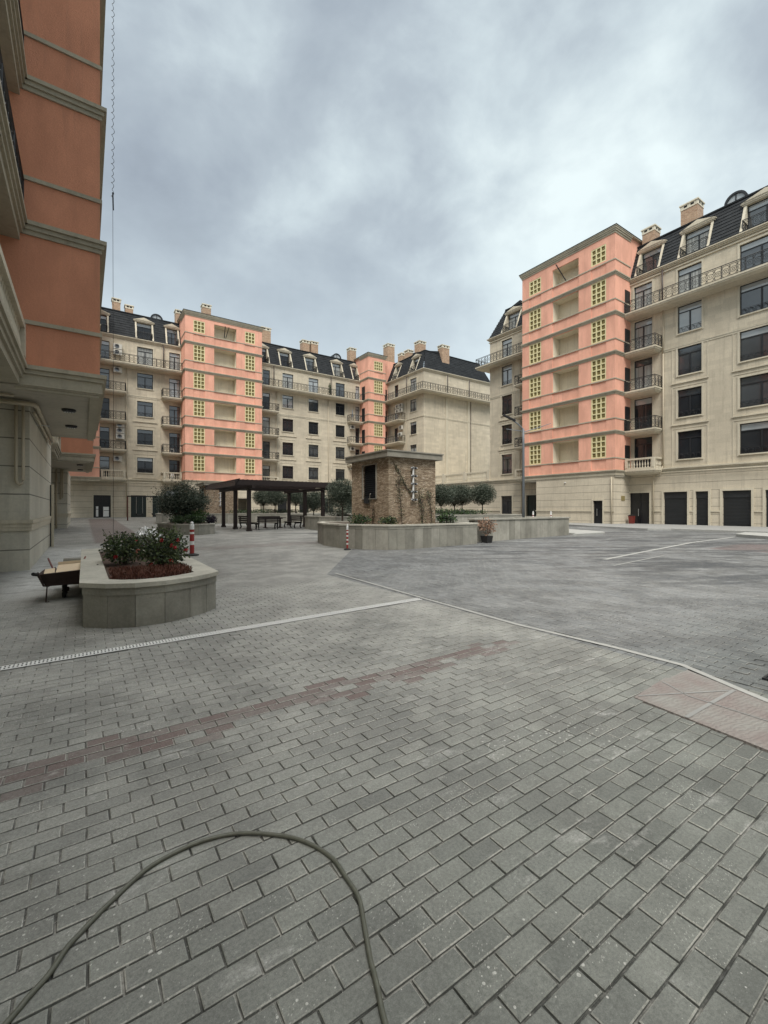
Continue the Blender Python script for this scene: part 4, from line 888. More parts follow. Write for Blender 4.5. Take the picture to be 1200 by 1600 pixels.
s = MB(TLw); s.box(-3, 56.5, -.59, .001, 4.40, 4.52); s.box(12.99, 21.3, .0011, 2.50, 4.42, 4.52); s.box(31.6, 40.3, .0011, 2.50, 4.42, 4.52); s.build('soffit', M['soffit'], lb)
tower(lb, TLw, 13.0, 21.3, 2.53, LL, 26.5, [(14.0, 15.2), (19.1, 20.3)], (16.0, 18.3), mp='orange')
tower(lb, TLw, 31.6, 40.3, 2.65, LL, 26.5, [(32.6, 33.8), (38.0, 39.2)], (34.6, 37.2), mp='orange')
# inner soffit moulding round the bay undersides (seen from below)
for a, b in ((13.0, 21.3), (31.6, 40.3)):
    s = MB(TLw); s.box(a + .02, b - .02, 2.32, 2.52, 4.36, 4.419); s.box(a + .02, a + .20, .9, 2.319, 4.36, 4.419)
    s.build('soffit_moulding', M['band'], lb)
# balconies beside the bays
for i, L_ in enumerate(LL):
    for (a, b) in ((8.2, 12.999), (27.2, 31.599)):
        s = MB(TLw)
        for dz0, dz1, pr in ((0, .09, .14), (.0901, .19, .09), (.1901, .29, .045)): s.box(a - pr, b, .001, 1.0 + pr, L_ - dz1, L_ - dz0)
        s.box(a, b, .001, .99, L_ - .45, L_ - .2901)
        bl = s.build('balcony', M['band'], lb); r = MB(TLw)
        if i == 0: balustrade(r, (a + .1, .98), (b - .02, .98), L_, .92); balustrade(r, (a + .1, .02), (a + .1, .80), L_, .92, end=False); r.build('balustrade', M['trim'], bl)
        else: rail_run(r, (a, 1.04), (b, 1.04), L_); rail_run(r, (a, 0), (a, 1.04), L_); r.build('railing', M['iron'], bl)
# piers
def pier(y0, y1, xf, name='pier'):
    s = MB(); s.box(-2.79, xf, y0, y1, -.3, 4.41)
    p_ = s.build(name, M['stone_left'], lb)
    t = MB(); t.box(-2.79, xf + .05, y0 - .05, y1 + .02, 1.14, 1.24); t.box(-2.79, xf + .08, y0 - .08, y1 + .05, 1.241, 1.33); t.box(-2.79, xf + .04, y0 - .04, y1 + .02, 1.05, 1.139); t.build('pier_moulding', M['trim'], p_)
pier(14.6, 23.6, -1.16); pier(37.7, 46.5, -.95)
s = MB(); s.box(-1.50, -1.36, 23.7, 23.84, 0, 2.55); s.box(-1.14, -1.08, 22.5, 22.62, 0, 2.6); s.box(-1.14, -1.06, 23.3, 23.6, .06, 2.35); s.build('steel_door', M['frame'], lb)
s = MB(); s.box(-1.08, -1.0, 22.2, 22.3, .05, 2.6); s.build('door_frame', M['trim'], lb)
# pipes on the near pier
pipe(lb, [(-1.42, 14.5, 4.36), (-1.42, 14.5, 2.36), (-1.40, 14.5, 2.27), (-1.35, 14.5, 2.23), (-1.30, 14.5, 2.27), (-1.28, 14.5, 2.36), (-1.28, 14.5, 4.36)], .035, seg=9)
pipe(lb, [(-2.6, 14.38, 4.28), (-1.15, 14.38, 4.28), (-1.05, 14.42, 4.28), (-1.02, 14.6, 4.28), (-1.02, 21.5, 4.25)], .055, seg=9)
pipe(lb, [(-2.6, 13.9, 4.36), (-1.4, 13.9, 4.36)], .04); pipe(lb, [(-1.07, 14.7, 4.12), (-1.07, 21.5, 4.12)], .035)
pipe(lb, [(-1.78, 14.5, 4.3), (-1.78, 14.5, .0)], .03)
pipe(lb, [(-1.55, 37.6, 4.36), (-1.55, 37.6, .25)], .05); pipe(lb, [(-1.3, 37.6, 4.36), (-1.3, 37.6, 2.3)], .04); pipe(lb, [(-1.2, 37.6, 4.36), (-1.2, 37.6, 2.4)], .04)
s = MB(); s.tube([(-1.2, 16.6, 4.1), (-.85, 16.6, 4.1)], .012, 4); s.build('pipe_bracket', M['steel'], lb)
def ceiling_light(x, y, z):
    s = MB(); s.lathe([(.17, 0), (.17, -.05), (.12, -.08)], (x, y, z), 14); o = s.build('ceiling_light', M['frame'], lb)
    g_ = MB()
    for k in range(4): g_.lathe([(.022, 0), (.022, -.02)], (x - .09 + .06 * k, y - .02, z - .08), 8)
    g_.build('diffuser', M['paper'], o)
ceiling_light(-.35, 15.3, 4.42); ceiling_light(-.35, 18.2, 4.42); ceiling_light(-.2, 33.6, 4.42); ceiling_light(-.2, 37.8, 4.42)
# unseen building added behind the camera to block low sky light
rbk = thing('apartment_building', 'beige wing added behind the viewpoint to block low sky light, outside the picture', 'building', (20, -9, 0))
s = MB(lambda u, n, z: (u, -9 + n, z)); s.wall(-12, 26, -.3, 12, [(a, a + 1.6, z, z + 1.8) for a in range(-9, 24, 4) for z in (6, 9.3)]); s.box(-12, 26, -10, -.25, -.3, 12); s.build('wall', M['stone'], rbk, fixn=False)
# ================================================================ planters
def off(poly, d):
    """inset a closed polygon (counter-clockwise) by d"""
    n = len(poly); R_ = []
    for k in range(n):
        p0, p1, p2 = Vector(poly[k - 1]), Vector(poly[k]), Vector(poly[(k + 1) % n])
        e1 = (p1 - p0).normalized(); e2 = (p2 - p1).normalized(); n1 = Vector((-e1.y, e1.x)); n2 = Vector((-e2.y, e2.x)); b = (n1 + n2); b = b / max(.35, b.dot(n1)) if b.length > 1e-6 else n1
        q = p1 + b * d; R_.append((q.x, q.y))
    return R_
def area(p): return sum(p[k - 1][0] * p[k][1] - p[k][0] * p[k - 1][1] for k in range(len(p))) / 2
def planter(label, poly, ztop, capw=.3, pw_=.45, band_=.10, capm='cap', group=None, name='planter', soil=.06, over=.04):
    if area(poly) < 0: poly = poly[::-1]
    cx_, cy_ = sum(p[0] for p in poly) / len(poly), sum(p[1] for p in poly) / len(poly)
    t = thing(name, label, 'planter', (cx_, cy_, zg(cx_, cy_)), group)
    n = len(poly); b = MB(); rnd = random.Random(len(poly) * 7 + int(cx_ * 10))
    inn = off(poly, .05); zb = -.1
    for k in range(n):
        (x0, y0), (x1, y1) = poly[k], poly[(k + 1) % n]; ln = math.hypot(x1 - x0, y1 - y0); c = max(1, round(ln / pw_)); nx, ny = (y1 - y0) / ln, -(x1 - x0) / ln
        for j in range(c):
            g0 = .004 / ln if j or True else 0; s0, s1 = j / c + g0, (j + 1) / c - g0
            a = (x0 + (x1 - x0) * s0, y0 + (y1 - y0) * s0); d = (x0 + (x1 - x0) * s1, y0 + (y1 - y0) * s1); zz = min(zg(*a), zg(*d)) + zb; pr = rnd.uniform(-.003, .003)
            q = [(a[0] + nx * pr, a[1] + ny * pr), (d[0] + nx * pr, d[1] + ny * pr), (d[0] - nx * .06, d[1] - ny * .06), (a[0] - nx * .06, a[1] - ny * .06)]
            b.prism(q, zz, ztop - .06 - band_, m=rnd.choice([0, 0, 1, 2]))
    for k in range(n):      # dark core behind the joints
        (x0, y0), (x1, y1) = off(poly, .03)[k], off(poly, .03)[(k + 1) % n]; (x2, y2), (x3, y3) = inn[k], inn[(k + 1) % n]
        b.face([(x0, y0, -.1), (x1, y1, -.1), (x1, y1, ztop - .07), (x0, y0, ztop - .07)], 1)
    b.build('panel_wall', PANELS, t)
    def ring(mb, P, Q, z0, z1):
        for k in range(n):
            j = (k + 1) % n
            mb.loft([(*P[k], z0), (*P[j], z0), (*Q[j], z0), (*Q[k], z0)], [(*P[k], z1), (*P[j], z1), (*Q[j], z1), (*Q[k], z1)], cap=True)
    f = MB(); ring(f, off(poly, -.012), off(poly, .08), ztop - .06 - band_, ztop - .0605); f.build('frieze', PANELS[0], t)
    c = MB(); P = off(poly, -over); Q = off(poly, capw - over)
    for k in range(n):
        j = (k + 1) % n; c.face([(*P[k], ztop), (*P[j], ztop), (*Q[j], ztop), (*Q[k], ztop)]); c.face([(*P[k], ztop), (*P[j], ztop), (*P[j], ztop - .06), (*P[k], ztop - .06)]); c.face([(*P[k], ztop - .06), (*P[j], ztop - .06), (*Q[j], ztop - .06), (*Q[k], ztop - .06)]); c.face([(*Q[k], ztop), (*Q[j], ztop), (*Q[j], ztop - .25), (*Q[k], ztop - .25)])
    c.build('cap', M[capm], t)
    s_ = MB(); s_.face([(x, y, ztop - soil) for x, y in off(poly, capw - over - .02)]); s_.build('soil', M['soil'], t, fixn=False)
    return t
NP = [(-.01, 13.1), (-.01, 7.17), (.26, 6.90), (.57, 6.76), (.93, 6.76), (1.28, 6.90), (1.55, 7.10), (1.73, 7.30), (1.76, 9.6), (.95, 13.5)]
planter('low grey planter of pale capped concrete panels in the left foreground, holding rose bushes', NP, .62, capw=.34, pw_=.33, band_=.10, capm='cap')
MP = [(8.6, 17.9), (8.15, 16.4), (8.15, 15.0), (8.55, 14.0), (9.2, 13.25), (9.8, 13.02), (13.6, 13.08), (13.6, 18.6), (9.2, 18.6)]
planter('grey panelled planter wall wrapped round the foot of the nearer stone hut', MP, 1.04, capw=.30, pw_=.42, capm='cap')
planter('small grey planter with olive shrub and green bushes, left of the pergola', [(3.65, 29.3), (4.35, 26.9), (5.3, 26.15), (6.3, 26.8), (6.9, 29.5), (6.2, 32.2), (4.4, 32.2)], .78, capw=.3, capm='capdull')
planter('grey planter at the right side of the pergola, half hidden by the larger one', [(12.85, 28.8), (12.75, 26.3), (13.3, 25.0), (17.5, 24.9), (17.5, 31.0), (14.3, 31.0)], 1.15, capw=.3, capm='capdull')
planter('long grey planter wall behind the pergola in front of the further stone hut', [(5.0, 41.4), (9.25, 40.5), (14.6, 37.9), (21, 36.4), (22.5, 43), (12, 47.5), (6, 47.5)], 1.25, capw=.3, capm='capdull')
planter('raised tree bed with a grey wall behind the potted dry plant', [(14.2, 20.6), (25.0, 19.7), (27.5, 25.5), (27.0, 30), (16, 30)], 1.27, capw=.3, capm='capdull')
# ramp wall to the right of the hut planter
rw = thing('ramp_wall', 'long low grey panel clad wall beside the drive, stepping down at its right end', 'wall', (17.8, 13.9, .2))
b = MB(); x = 14.0; rnd = random.Random(5)
while x < 21.45:
    x2 = min(x + rnd.choice([.42, .5, .6]), 21.5); y = 13.62 + (x - 14) * .05; y2 = 13.62 + (x2 - 14) * .05; b.prism([(x + .004, y), (x2 - .004, y2), (x2 - .004, y2 + .1), (x + .004, y + .1)], .0, 1.13 if x < 18.2 else 1.10, m=rnd.choice([0, 1, 2])); x = x2
b.prism([(14.0, 13.66), (21.46, 14.03), (21.46, 14.30), (14.0, 13.95)], 0, 1.12, m=1)
b.prism([(21.46, 14.0), (21.5, 14.0), (21.55, 17.5), (21.3, 17.5)], 0, 1.12, m=0)
b.build('panel_wall', PANELS, rw)
b = MB(); b.prism([(13.95, 13.57), (21.56, 13.95), (21.56, 14.36), (13.95, 14.0)], 1.131, 1.20); b.prism([(21.2, 14.361), (21.56, 14.361), (21.62, 17.5), (21.25, 17.5)], 1.131, 1.20); b.build('cap', M['capdull'], rw)
# ================================================================ stone huts
def hut(label, x0, x1, y0, y1, z0, zt, louv=True):
    t = thing('stone_hut', label, 'hut', (x0, y0, z0))
    w_ = MB(); ops = [(y0 + (y1 - y0) * .30, y0 + (y1 - y0) * .66, zt - 1.65, zt - .22)] if louv else []
    w_.T = lambda u, n, z: (x0 - n, u, z); w_.wall(y0, y1, z0, zt, ops, .12)
    w_.T = lambda u, n, z: (u, y0 - n, z); w_.wall(x0, x1, z0, zt); w_.T = lambda u, n, z: (x1 + n, u, z); w_.wall(y0, y1, z0, zt); w_.T = lambda u, n, z: (u, y1 + n, z); w_.wall(x0, x1, z0, zt)
    w_.build('wall', M['rubble'], t, fixn=False)
    r = MB(); r.box(x0 - .22, x1 + .22, y0 - .22, y1 + .22, zt, zt + .22); r.box(x0 - .26, x1 + .26, y0 - .26, y1 + .26, zt + .2201, zt + .27); r.build('roof_slab', M['slab'], t)
    for (a, b, c, d) in ops:
        s = MB(lambda u, n, z: (x0 - n, u, z)); k = int((d - c) / .085)
        for i in range(k): z = c + (d - c) * i / k; s.face([(a, -.11, z + .08), (b, -.11, z + .08), (b, -.02, z), (a, -.02, z)])
        s.box(a, b, -.13, -.12, c, d); lv = s.build('louvre', M['shutter'], t, fixn=False)
        f = MB(lambda u, n, z: (x0 - n, u, z)); gf_frame(f, a, b, c, d, w_=.035); f.box(a - .035, b + .035, .001, .06, c - .035, c); f.build('louvre_frame', M['slab'], lv)
    return t
h1 = hut('nearer stone clad hut with flat concrete roof and black louvre, standing in the middle planter', 10.15, 12.62, 14.6, 17.55, .9, 3.72)
s = MB(); s.box(10.06, 10.148, 16.05, 16.35, 1.85, 2.12); h_ = s.build('meter_box', M['shutter'], h1); pipe(h1, [(10.11, 15.9, 2.28), (10.11, 15.95, 2.2), (10.11, 15.95, 1.78), (10.11, 16.1, 1.78)], .018, 'slab', name='conduit')
h2 = hut('further stone clad hut behind the pergola with a strip of wall lamps', 9.6, 12.6, 44.2, 47.2, 1.0, 3.9)
def lamp_strip(x, y, z0, z1, label, grp):
    t = local(thing('wall_lamp', label, 'wall lamp', (x, y, z0), grp)); H = z1 - z0; a = MB(); a.tube([(0, -.06, 0), (0, -.06, H)], .045, 8); a.box(-.03, .03, -.03, .0, .05, .1); a.box(-.03, .03, -.03, .0, H - .1, H - .05); a.build('backplate', M['white'], t)
    for k in range(5):
        z = H * (.04 + .23 * k)
        for sx in (-1, 1):
            b = MB(); b.tube([(sx * .03, -.1, z), (sx * .12, -.12, z)], [.045, .055], 8); hd = b.build('lamp_head', M['frame'], t); c = MB(); c.tube([(sx * .121, -.12, z), (sx * .16, -.125, z)], [.05, .03], 8); c.build('lens', M['steel' if sx < 0 else 'whitebag'], hd)
    return t
lamp_strip(11.35, 14.6, 1.95, 3.38, 'white vertical strip of round lamps on the nearer stone hut', 'lamp strips on the stone huts')
lamp_strip(10.9, 44.2, 1.9, 3.6, 'white vertical strip of round lamps on the further stone hut behind the pergola', 'lamp strips on the stone huts')
# ================================================================ plants
def leafcloud(mb, c, r, n, size, rnd, m=0, nm=1, shell=.55, elong=2.2, clump=9, up=.0, flat=False):
    cl = [Vector((rnd.gauss(0, 1), rnd.gauss(0, 1), rnd.gauss(0, 1))).normalized() * rnd.uniform(.55, 1.0) for _ in range(clump)]
    for i in range(n):
        if rnd.random() < .72:
            k = rnd.choice(cl); q = k * .66 + Vector((rnd.gauss(0, .2), rnd.gauss(0, .2), rnd.gauss(0, .2)))
        else:
            q = Vector((rnd.gauss(0, 1), rnd.gauss(0, 1), rnd.gauss(0, 1))).normalized() * rnd.uniform(shell, 1.0) ** .6
        if q.length > 1.15: q *= rnd.uniform(.8, 1.05) / q.length
        P = Vector((c[0] + q.x * r[0], c[1] + q.y * r[1], c[2] + q.z * r[2]))
        d = (Vector((rnd.gauss(0, 1), rnd.gauss(0, 1), rnd.gauss(0, .7) + up)) + q * .9).normalized(); s = d.cross(Vector((rnd.gauss(0, 1), rnd.gauss(0, 1), rnd.gauss(0, 1)))).normalized()
        L_ = size * rnd.uniform(.6, 1.3); W = L_ / elong * .5
        a, b, e, f = P, P + d * L_ * .5 + s * W, P + d * L_, P + d * L_ * .5 - s * W
        mb.face([tuple(a), tuple(b), tuple(e), tuple(f)], m + (rnd.randrange(nm) if nm > 1 else 0))
def branchy(mb, base, top, r0, rnd, n=7, spread=.8, hh=.6):
    mb.tube([base, ((base[0] + top[0]) / 2 + rnd.uniform(-.04, .04), (base[1] + top[1]) / 2 + rnd.uniform(-.04, .04), (base[2] + top[2]) / 2), top], [r0, r0 * .8, r0 * .6], 7)
    for k in range(n):
        a = 2 * math.pi * k / n + rnd.uniform(-.3, .3); s = spread * rnd.uniform(.6, 1); mb.tube([top, (top[0] + math.cos(a) * s * .5, top[1] + math.sin(a) * s * .5, top[2] + hh * .5), (top[0] + math.cos(a) * s, top[1] + math.sin(a) * s, top[2] + hh * rnd.uniform(.7, 1.3))], [r0 * .5, r0 * .35, .008], 5)
def tree_proto(label, rnd, R_=1.0, trunk=.7, n=12000, hz_=.82, leaf=.085, mats=('olive', 'oliveD')):
    t = local(thing('olive_tree', label, 'tree', (0, 0, 0), 'clipped round olive trees')); b = MB(); branchy(b, (0, 0, -.1), (0, 0, trunk), .06, rnd, 8, R_ * .7, hz_); b.build('trunk', M['bark'], t)
    c = MB(); leafcloud(c, (0, 0, trunk + hz_), (R_, R_, hz_), n, leaf, rnd, nm=2, clump=40, elong=2.6); leafcloud(c, (0, 0, trunk + hz_), (R_ * .7, R_ * .7, hz_ * .66), n // 5, leaf * 1.4, rnd, m=1, clump=20, elong=2.0, shell=.1)
    for k in range(46):
        v_ = Vector((rnd.gauss(0, 1), rnd.gauss(0, 1), abs(rnd.gauss(0, 1)) - .2)).normalized()
        for j in range(7): f_ = .92 + j * .035 * rnd.random() * 2; leafcloud(c, (v_.x * R_ * f_, v_.y * R_ * f_, trunk + hz_ + v_.z * hz_ * f_), (.04, .04, .04), 2, leaf, rnd, nm=2, clump=1, elong=3, up=.4); c.build('crown', [M[mats[0]], M[mats[1]]], t, fixn=False); return t
rnd = random.Random(3)
tp = tree_proto('round clipped olive tree nearest the right building, apart from the others', rnd); tp.location = (0, 0, 0)
def place_tree(px, d, z, label, sc, first=False, rz=0):
    X = .5621 * d + .8271 * d * (px - 600) / 690; Y = .8271 * d - .5621 * d * (px - 600) / 690
    if first: tp.location = (X, Y, z); tp.scale = (sc, sc, sc); tp['label'] = label; return tp
    return copy_tree(tp, (X, Y, z), rz, label, sc)
place_tree(754, 31.5, 1.2, 'round clipped olive tree standing apart at the right end of the tree bed', .98, True)
place_tree(722, 33.5, 1.2, 'round clipped olive tree, second from the right end of the tree bed', .98, rz=1.2)
place_tree(710, 39, 1.0, 'olive tree partly hidden behind its two neighbours in the raised tree bed', 1.2, rz=2.2)
place_tree(689, 31, 1.1, 'round olive tree right beside the nearer stone hut, cut off by its wall', .98, rz=3.1)
place_tree(535, 26, .95, 'round olive tree left of the nearer stone hut, between it and the pergola', 1.05, rz=4)
place_tree(430, 41, 1.15, 'round olive tree seen through the middle of the pergola', 1.1, rz=5)
place_tree(412, 43, 1.15, 'round olive tree seen through the left part of the pergola', 1.1, rz=.7)
place_tree(462, 42, 1.15, 'round olive tree seen through the pergola beside its rear right post', 1.1, rz=1.9)
place_tree(490, 37, .6, 'shaggy olive tree behind the right hand pergola post', 1.15, rz=2.7)
# big olive shrub
rnd = random.Random(11)
t = thing('olive_shrub', 'large loose grey green olive shrub spreading over the small planter left of the pergola', 'shrub', (4.9, 29.4, .78)); b = MB()
for k in range(7): a = k * .9; b.tube([(4.9, 29.4, .7), (4.9 + .4 * math.cos(a), 29.4 + .4 * math.sin(a), 1.4), (4.9 + 1.1 * math.cos(a), 29.4 + 1.1 * math.sin(a), 2.5)], [.06, .04, .012], 5)
b.build('trunk', M['bark'], t); c = MB(); leafcloud(c, (5.0, 29.3, 2.05), (1.6, 1.45, 1.0), 13000, .12, rnd, nm=2, clump=46, elong=3.2, up=.4); leafcloud(c, (5.0, 29.3, 1.9), (1.2, 1.1, .75), 3500, .14, rnd, m=1, clump=30, elong=2.4)
for k in range(170):
    a = rnd.uniform(0, 6.28); rr = rnd.uniform(.1, 1.6); x, y = 5.0 + rr * math.cos(a), 29.3 + rr * math.sin(a); z = 2.85 - rr * rr * .38; q_ = rnd.uniform(.3, 1)
    for j in range(int(15 * q_)): leafcloud(c, (x + (x - 5.0) * j * .03, y + (y - 29.3) * j * .03, z + j * .05), (.05, .05, .05), 1, .12, rnd, nm=2, clump=1, elong=3.5, up=1)
c.build('crown', [M['olive'], M['oliveD']], t, fixn=False)
def bush(label, c, r, n, leaf, mats, seed, name='shrub', cat='shrub', up=0.0, elong=2.0, clump=16, grp=None, stems=8):
    rnd = random.Random(seed); t = thing(name, label, cat, (c[0], c[1], c[2] - r[2]), grp); b = MB()
    for k in range(stems): a = rnd.uniform(0, 6.28); s = rnd.uniform(.2, .8); b.tube([(c[0] + .05 * math.cos(a), c[1] + .05 * math.sin(a), c[2] - r[2] - .05), (c[0] + r[0] * .4 * s * math.cos(a), c[1] + r[1] * .4 * s * math.sin(a), c[2]), (c[0] + r[0] * s * math.cos(a), c[1] + r[1] * s * math.sin(a), c[2] + r[2] * .7)], [.012, .008, .004], 4)
    b.build('stem', M['bark'], t); q = MB(); leafcloud(q, c, r, n, leaf, rnd, nm=len(mats), clump=clump, elong=elong, up=up); q.build('foliage', [M[m_] for m_ in mats], t, fixn=False); return t
bush('light green rounded bush in the small planter under the olive shrub', (5.75, 28.5, 1.15), (.7, .6, .40), 2600, .09, ('box', 'box'), 21)
bush('darker green low bush at the front of the small olive planter', (5.2, 27.4, 1.02), (.75, .45, .28), 2200, .08, ('box', 'oliveD'), 22)
bush('dark green bush at the left corner of the small olive planter', (4.5, 27.9, 1.0), (.45, .5, .26), 1400, .08, ('oliveD', 'box'), 23)
bush('dark purple leaved plant at the right corner of the small olive planter', (6.35, 27.9, .98), (.32, .35, .28), 900, .10, ('purple', 'purple'), 24)
bush('dark bush against the left foot of the nearer stone hut', (9.35, 15.6, 1.18), (.4, .7, .22), 700, .09, ('oliveD', 'box'), 25)
bush('grey green bush at the front corner of the nearer stone hut', (9.8, 14.1, 1.15), (.45, .3, .16), 500, .09, ('oliveD', 'rose'), 26)
bush('green bush at the right front of the nearer stone hut', (12.9, 14.2, 1.18), (.5, .35, .22), 900, .09, ('oliveD', 'box'), 27)
bush('low green hedge plants along the front of the raised tree bed', (19.0, 21.2, 1.42), (4.2, .5, .22), 3600, .10, ('box', 'oliveD'), 28, clump=60)
bush('loose grey shrub behind the planter right of the pergola', (15.2, 27.8, 1.7), (1.3, 1.3, .75), 3600, .10, ('olive', 'oliveD'), 29, up=.4)
bush('green ground planting behind the pergola in front of the further hut', (14.5, 40.2, 1.4), (4.5, .7, .25), 3000, .10, ('box', 'oliveD'), 30, clump=60)
# climbing vines on the hut
def vine(label, pts, seed, n=500, spread=.12, leafs=.06, mats=('rose', 'oliveD')):
    rnd = random.Random(seed); t = thing('climbing_vine', label, 'vine', pts[0]); b = MB(); b.tube(pts, .014, 5)
    for k in range(14): s = rnd.uniform(.25, .95); i = min(int(s * (len(pts) - 1)), len(pts) - 2); q = pts[i]; w2 = pts[i + 1]; f = s * (len(pts) - 1) - i; p0 = [q[j] + (w2[j] - q[j]) * f for j in range(3)]; b.tube([p0, (p0[0] + rnd.uniform(-.25, .25), p0[1], p0[2] + rnd.uniform(.05, .3))], .006, 4)
    b.build('stem', M['bark'], t); c = MB()
    for k in range(n):
        s = rnd.random() ** .8; i = min(int(s * (len(pts) - 1)), len(pts) - 2); f = s * (len(pts) - 1) - i; p0 = [pts[i][j] + (pts[i + 1][j] - pts[i][j]) * f for j in range(3)]
        if rnd.random() < .5 + .4 * math.sin(s * 17 + seed): leafcloud(c, (p0[0] + rnd.gauss(0, spread), p0[1] - abs(rnd.gauss(0, .03)), p0[2] + rnd.gauss(0, spread)), (.02, .02, .02), 1, leafs, rnd, nm=2, clump=1, elong=1.7)
    c.build('foliage', [M[m_] for m_ in mats], t, fixn=False)
vine('thin climbing vine slanting across the upper front of the nearer stone hut', [(10.35, 14.55, 3.5), (10.5, 14.55, 3.3), (10.75, 14.55, 2.95), (11.0, 14.55, 2.5), (11.25, 14.55, 2.3)], 41, 260, .04)
vine('bare stemmed climber with a leafy tuft on the front of the nearer stone hut', [(10.75, 14.5, .95), (10.72, 14.5, 1.5), (10.66, 14.52, 2.1), (10.62, 14.53, 2.55), (10.62, 14.53, 2.8)], 42, 420, .10)
vine('leafy climber at the right of the lamp strip on the nearer stone hut', [(11.85, 14.5, .95), (11.8, 14.5, 1.4), (11.75, 14.5, 1.9), (11.62, 14.5, 2.3)], 43, 520, .13)
vine('sparse climber near the right edge of the nearer stone hut', [(12.35, 14.5, .95), (12.3, 14.5, 1.5), (12.2, 14.5, 2.1), (12.1, 14.5, 2.4)], 44, 360, .12)
vine('dry twiggy climber on the left face of the nearer stone hut under the louvre', [(10.05, 15.6, .95), (10.05, 15.65, 1.3), (10.05, 15.6, 1.8)], 45, 300, .14, mats=('dry', 'rose'))
# roses in the near planter
def rose(label, c, r, n, seed, heads):
    t = bush(label, c, r, int(n * .8), .05, ('rose', 'oliveD', 'rose'), seed, name='rose_bush', cat='rose bush', up=.2, elong=1.7, clump=22, stems=16)
    rnd = random.Random(seed + 1)
    q = MB()
    for k in range(26):
        a = rnd.uniform(0, 6.28); s = rnd.uniform(.5, 1.15); e = (c[0] + r[0] * s * math.cos(a), c[1] + r[1] * s * math.sin(a), c[2] + r[2] * rnd.uniform(.2, 1.25)); m0 = (c[0] + r[0] * .3 * s * math.cos(a), c[1] + r[1] * .3 * s * math.sin(a), c[2] - r[2] * .3); q.tube([m0, e], .004, 3)
        for j in range(9): f = .5 + .5 * j / 8; leafcloud(q, tuple(m0[i] + (e[i] - m0[i]) * f for i in range(3)), (.03, .03, .03), 1, .045, rnd, clump=1, elong=1.7)
    q.build('shoot', M['rose'], t, fixn=False)
    for k in range(heads):
        a = rnd.uniform(-2.9, .6) if seed == 51 else rnd.uniform(0, 6.28); z = rnd.uniform(-.75, .6); s = math.sqrt(max(.1, 1 - z * z)) * .95; x, y, zz = c[0] + r[0] * s * math.cos(a), c[1] + r[1] * s * math.sin(a), c[2] + r[2] * z; f = MB()
        leafcloud(f, (x, y, zz), (.022, .022, .020), 34, .026, rnd, clump=3, elong=1.15)
        f.build('rose_flower', M['pinkfl'] if k % 7 == 3 else M['red'], t, fixn=False)
    return t
rose('smaller rose bush with dark red blooms at the rear left of the near planter', (.62, 9.7, .86), (.36, .50, .30), 2700, 51, 7)
rose('larger leafy rose bush with a few red blooms in the middle of the near planter', (1.12, 8.6, .92), (.42, .55, .36), 4600, 57, 9)
rnd = random.Random(61)
c = MB(); inner = off(NP if area(NP) > 0 else NP[::-1], .33)
def inpoly(x, y, P):
    r = False; j = len(P) - 1
    for i in range(len(P)):
        if (P[i][1] > y) != (P[j][1] > y) and x < (P[j][0] - P[i][0]) * (y - P[i][1]) / (P[j][1] - P[i][1]) + P[i][0]: r = not r
        j = i
    return r
k = 0
while k < 5200:
    x, y = rnd.uniform(.2, 1.6), rnd.uniform(7.1, 8.5)
    if not inpoly(x, y, inner) or rnd.random() < (y - 7.5) * .9: continue
    h = .13 * rnd.random() ** .6 * (1 - .5 * max(0, y - 7.8)); k += 1
    d = Vector((rnd.gauss(0, .5), rnd.gauss(0, .5), 1)).normalized(); s = Vector((rnd.gauss(0, 1), rnd.gauss(0, 1), .2)).normalized() * .004; L_ = rnd.uniform(.02, .05); P = Vector((x, y, .56 + h))
    c.face([tuple(P - s * 1.3), tuple(P + s * 1.3), tuple(P + d * L_ + s), tuple(P + d * L_ - s)], 0)
tag(c.build('ground_cover', M['cover'], fixn=False), 'low red brown creeping plant filling the front of the near planter', 'ground cover', kind='stuff')
# ================================================================ bollards
def bollard_proto():
    t = local(thing('bollard', '', 'bollard', (0, 0, 0), 'red and white flexible bollards')); b = MB(); b.lathe([(.13, 0), (.13, .02), (.10, .05), (.05, .06)], (0, 0, 0), 12); b.build('base', M['rubber'], t)
    p_ = MB(); p_.lathe([(.036, .05), (.036, .86)], (0, 0, 0), 12); p_.build('post', M['redband'], t, smooth=False)
    for k in range(4): q = MB(); z = .20 + .145 * k; q.lathe([(.039, z), (.039, z + .055)], (0, 0, 0), 12); q.build('reflective_band', M['white'], t)
    q = MB(); q.lathe([(.040, .74), (.040, .86), (.034, .885), (.02, .89), (.026, .91), (.028, .935), (.014, .96)], (0, 0, 0), 12); q.build('cap', M['white'], t); return t
bp = bollard_proto(); bp.location = (8.02, 14.2, zg(8.02, 14.2)); bp['label'] = 'red and white striped bollard in front of the planter round the nearer stone hut'
# nearer bollard: sturdy with wide bands
t = local(thing('bollard', 'thicker red and white bollard standing just behind the near rose planter', 'bollard', (2.96, 15.66, zg(2.96, 15.66)), 'red and white flexible bollards')); t.scale = (1.1, 1.1, 1.08); b = MB(); b.lathe([(.2, 0), (.2, .03), (.10, .06), (.07, .07)], (0, 0, 0), 12); b.build('base', M['rubber'], t)
for k, (z0, z1, mm) in enumerate(((.06, .33, 'redband'), (.331, .44, 'white'), (.441, .66, 'redband'), (.661, .72, 'white'), (.721, .80, 'redband'), (.801, .92, 'white'))): q = MB(); q.lathe([(.065, z0), (.065, z1)], (0, 0, 0), 14); q.build('post' if k == 0 else 'reflective_band', M[mm], t)
q = MB(); q.lathe([(.066, .921), (.06, .95), (.035, .96), (.045, .98), (.045, 1.01), (.02, 1.04)], (0, 0, 0), 12); q.build('cap', M['white'], t)
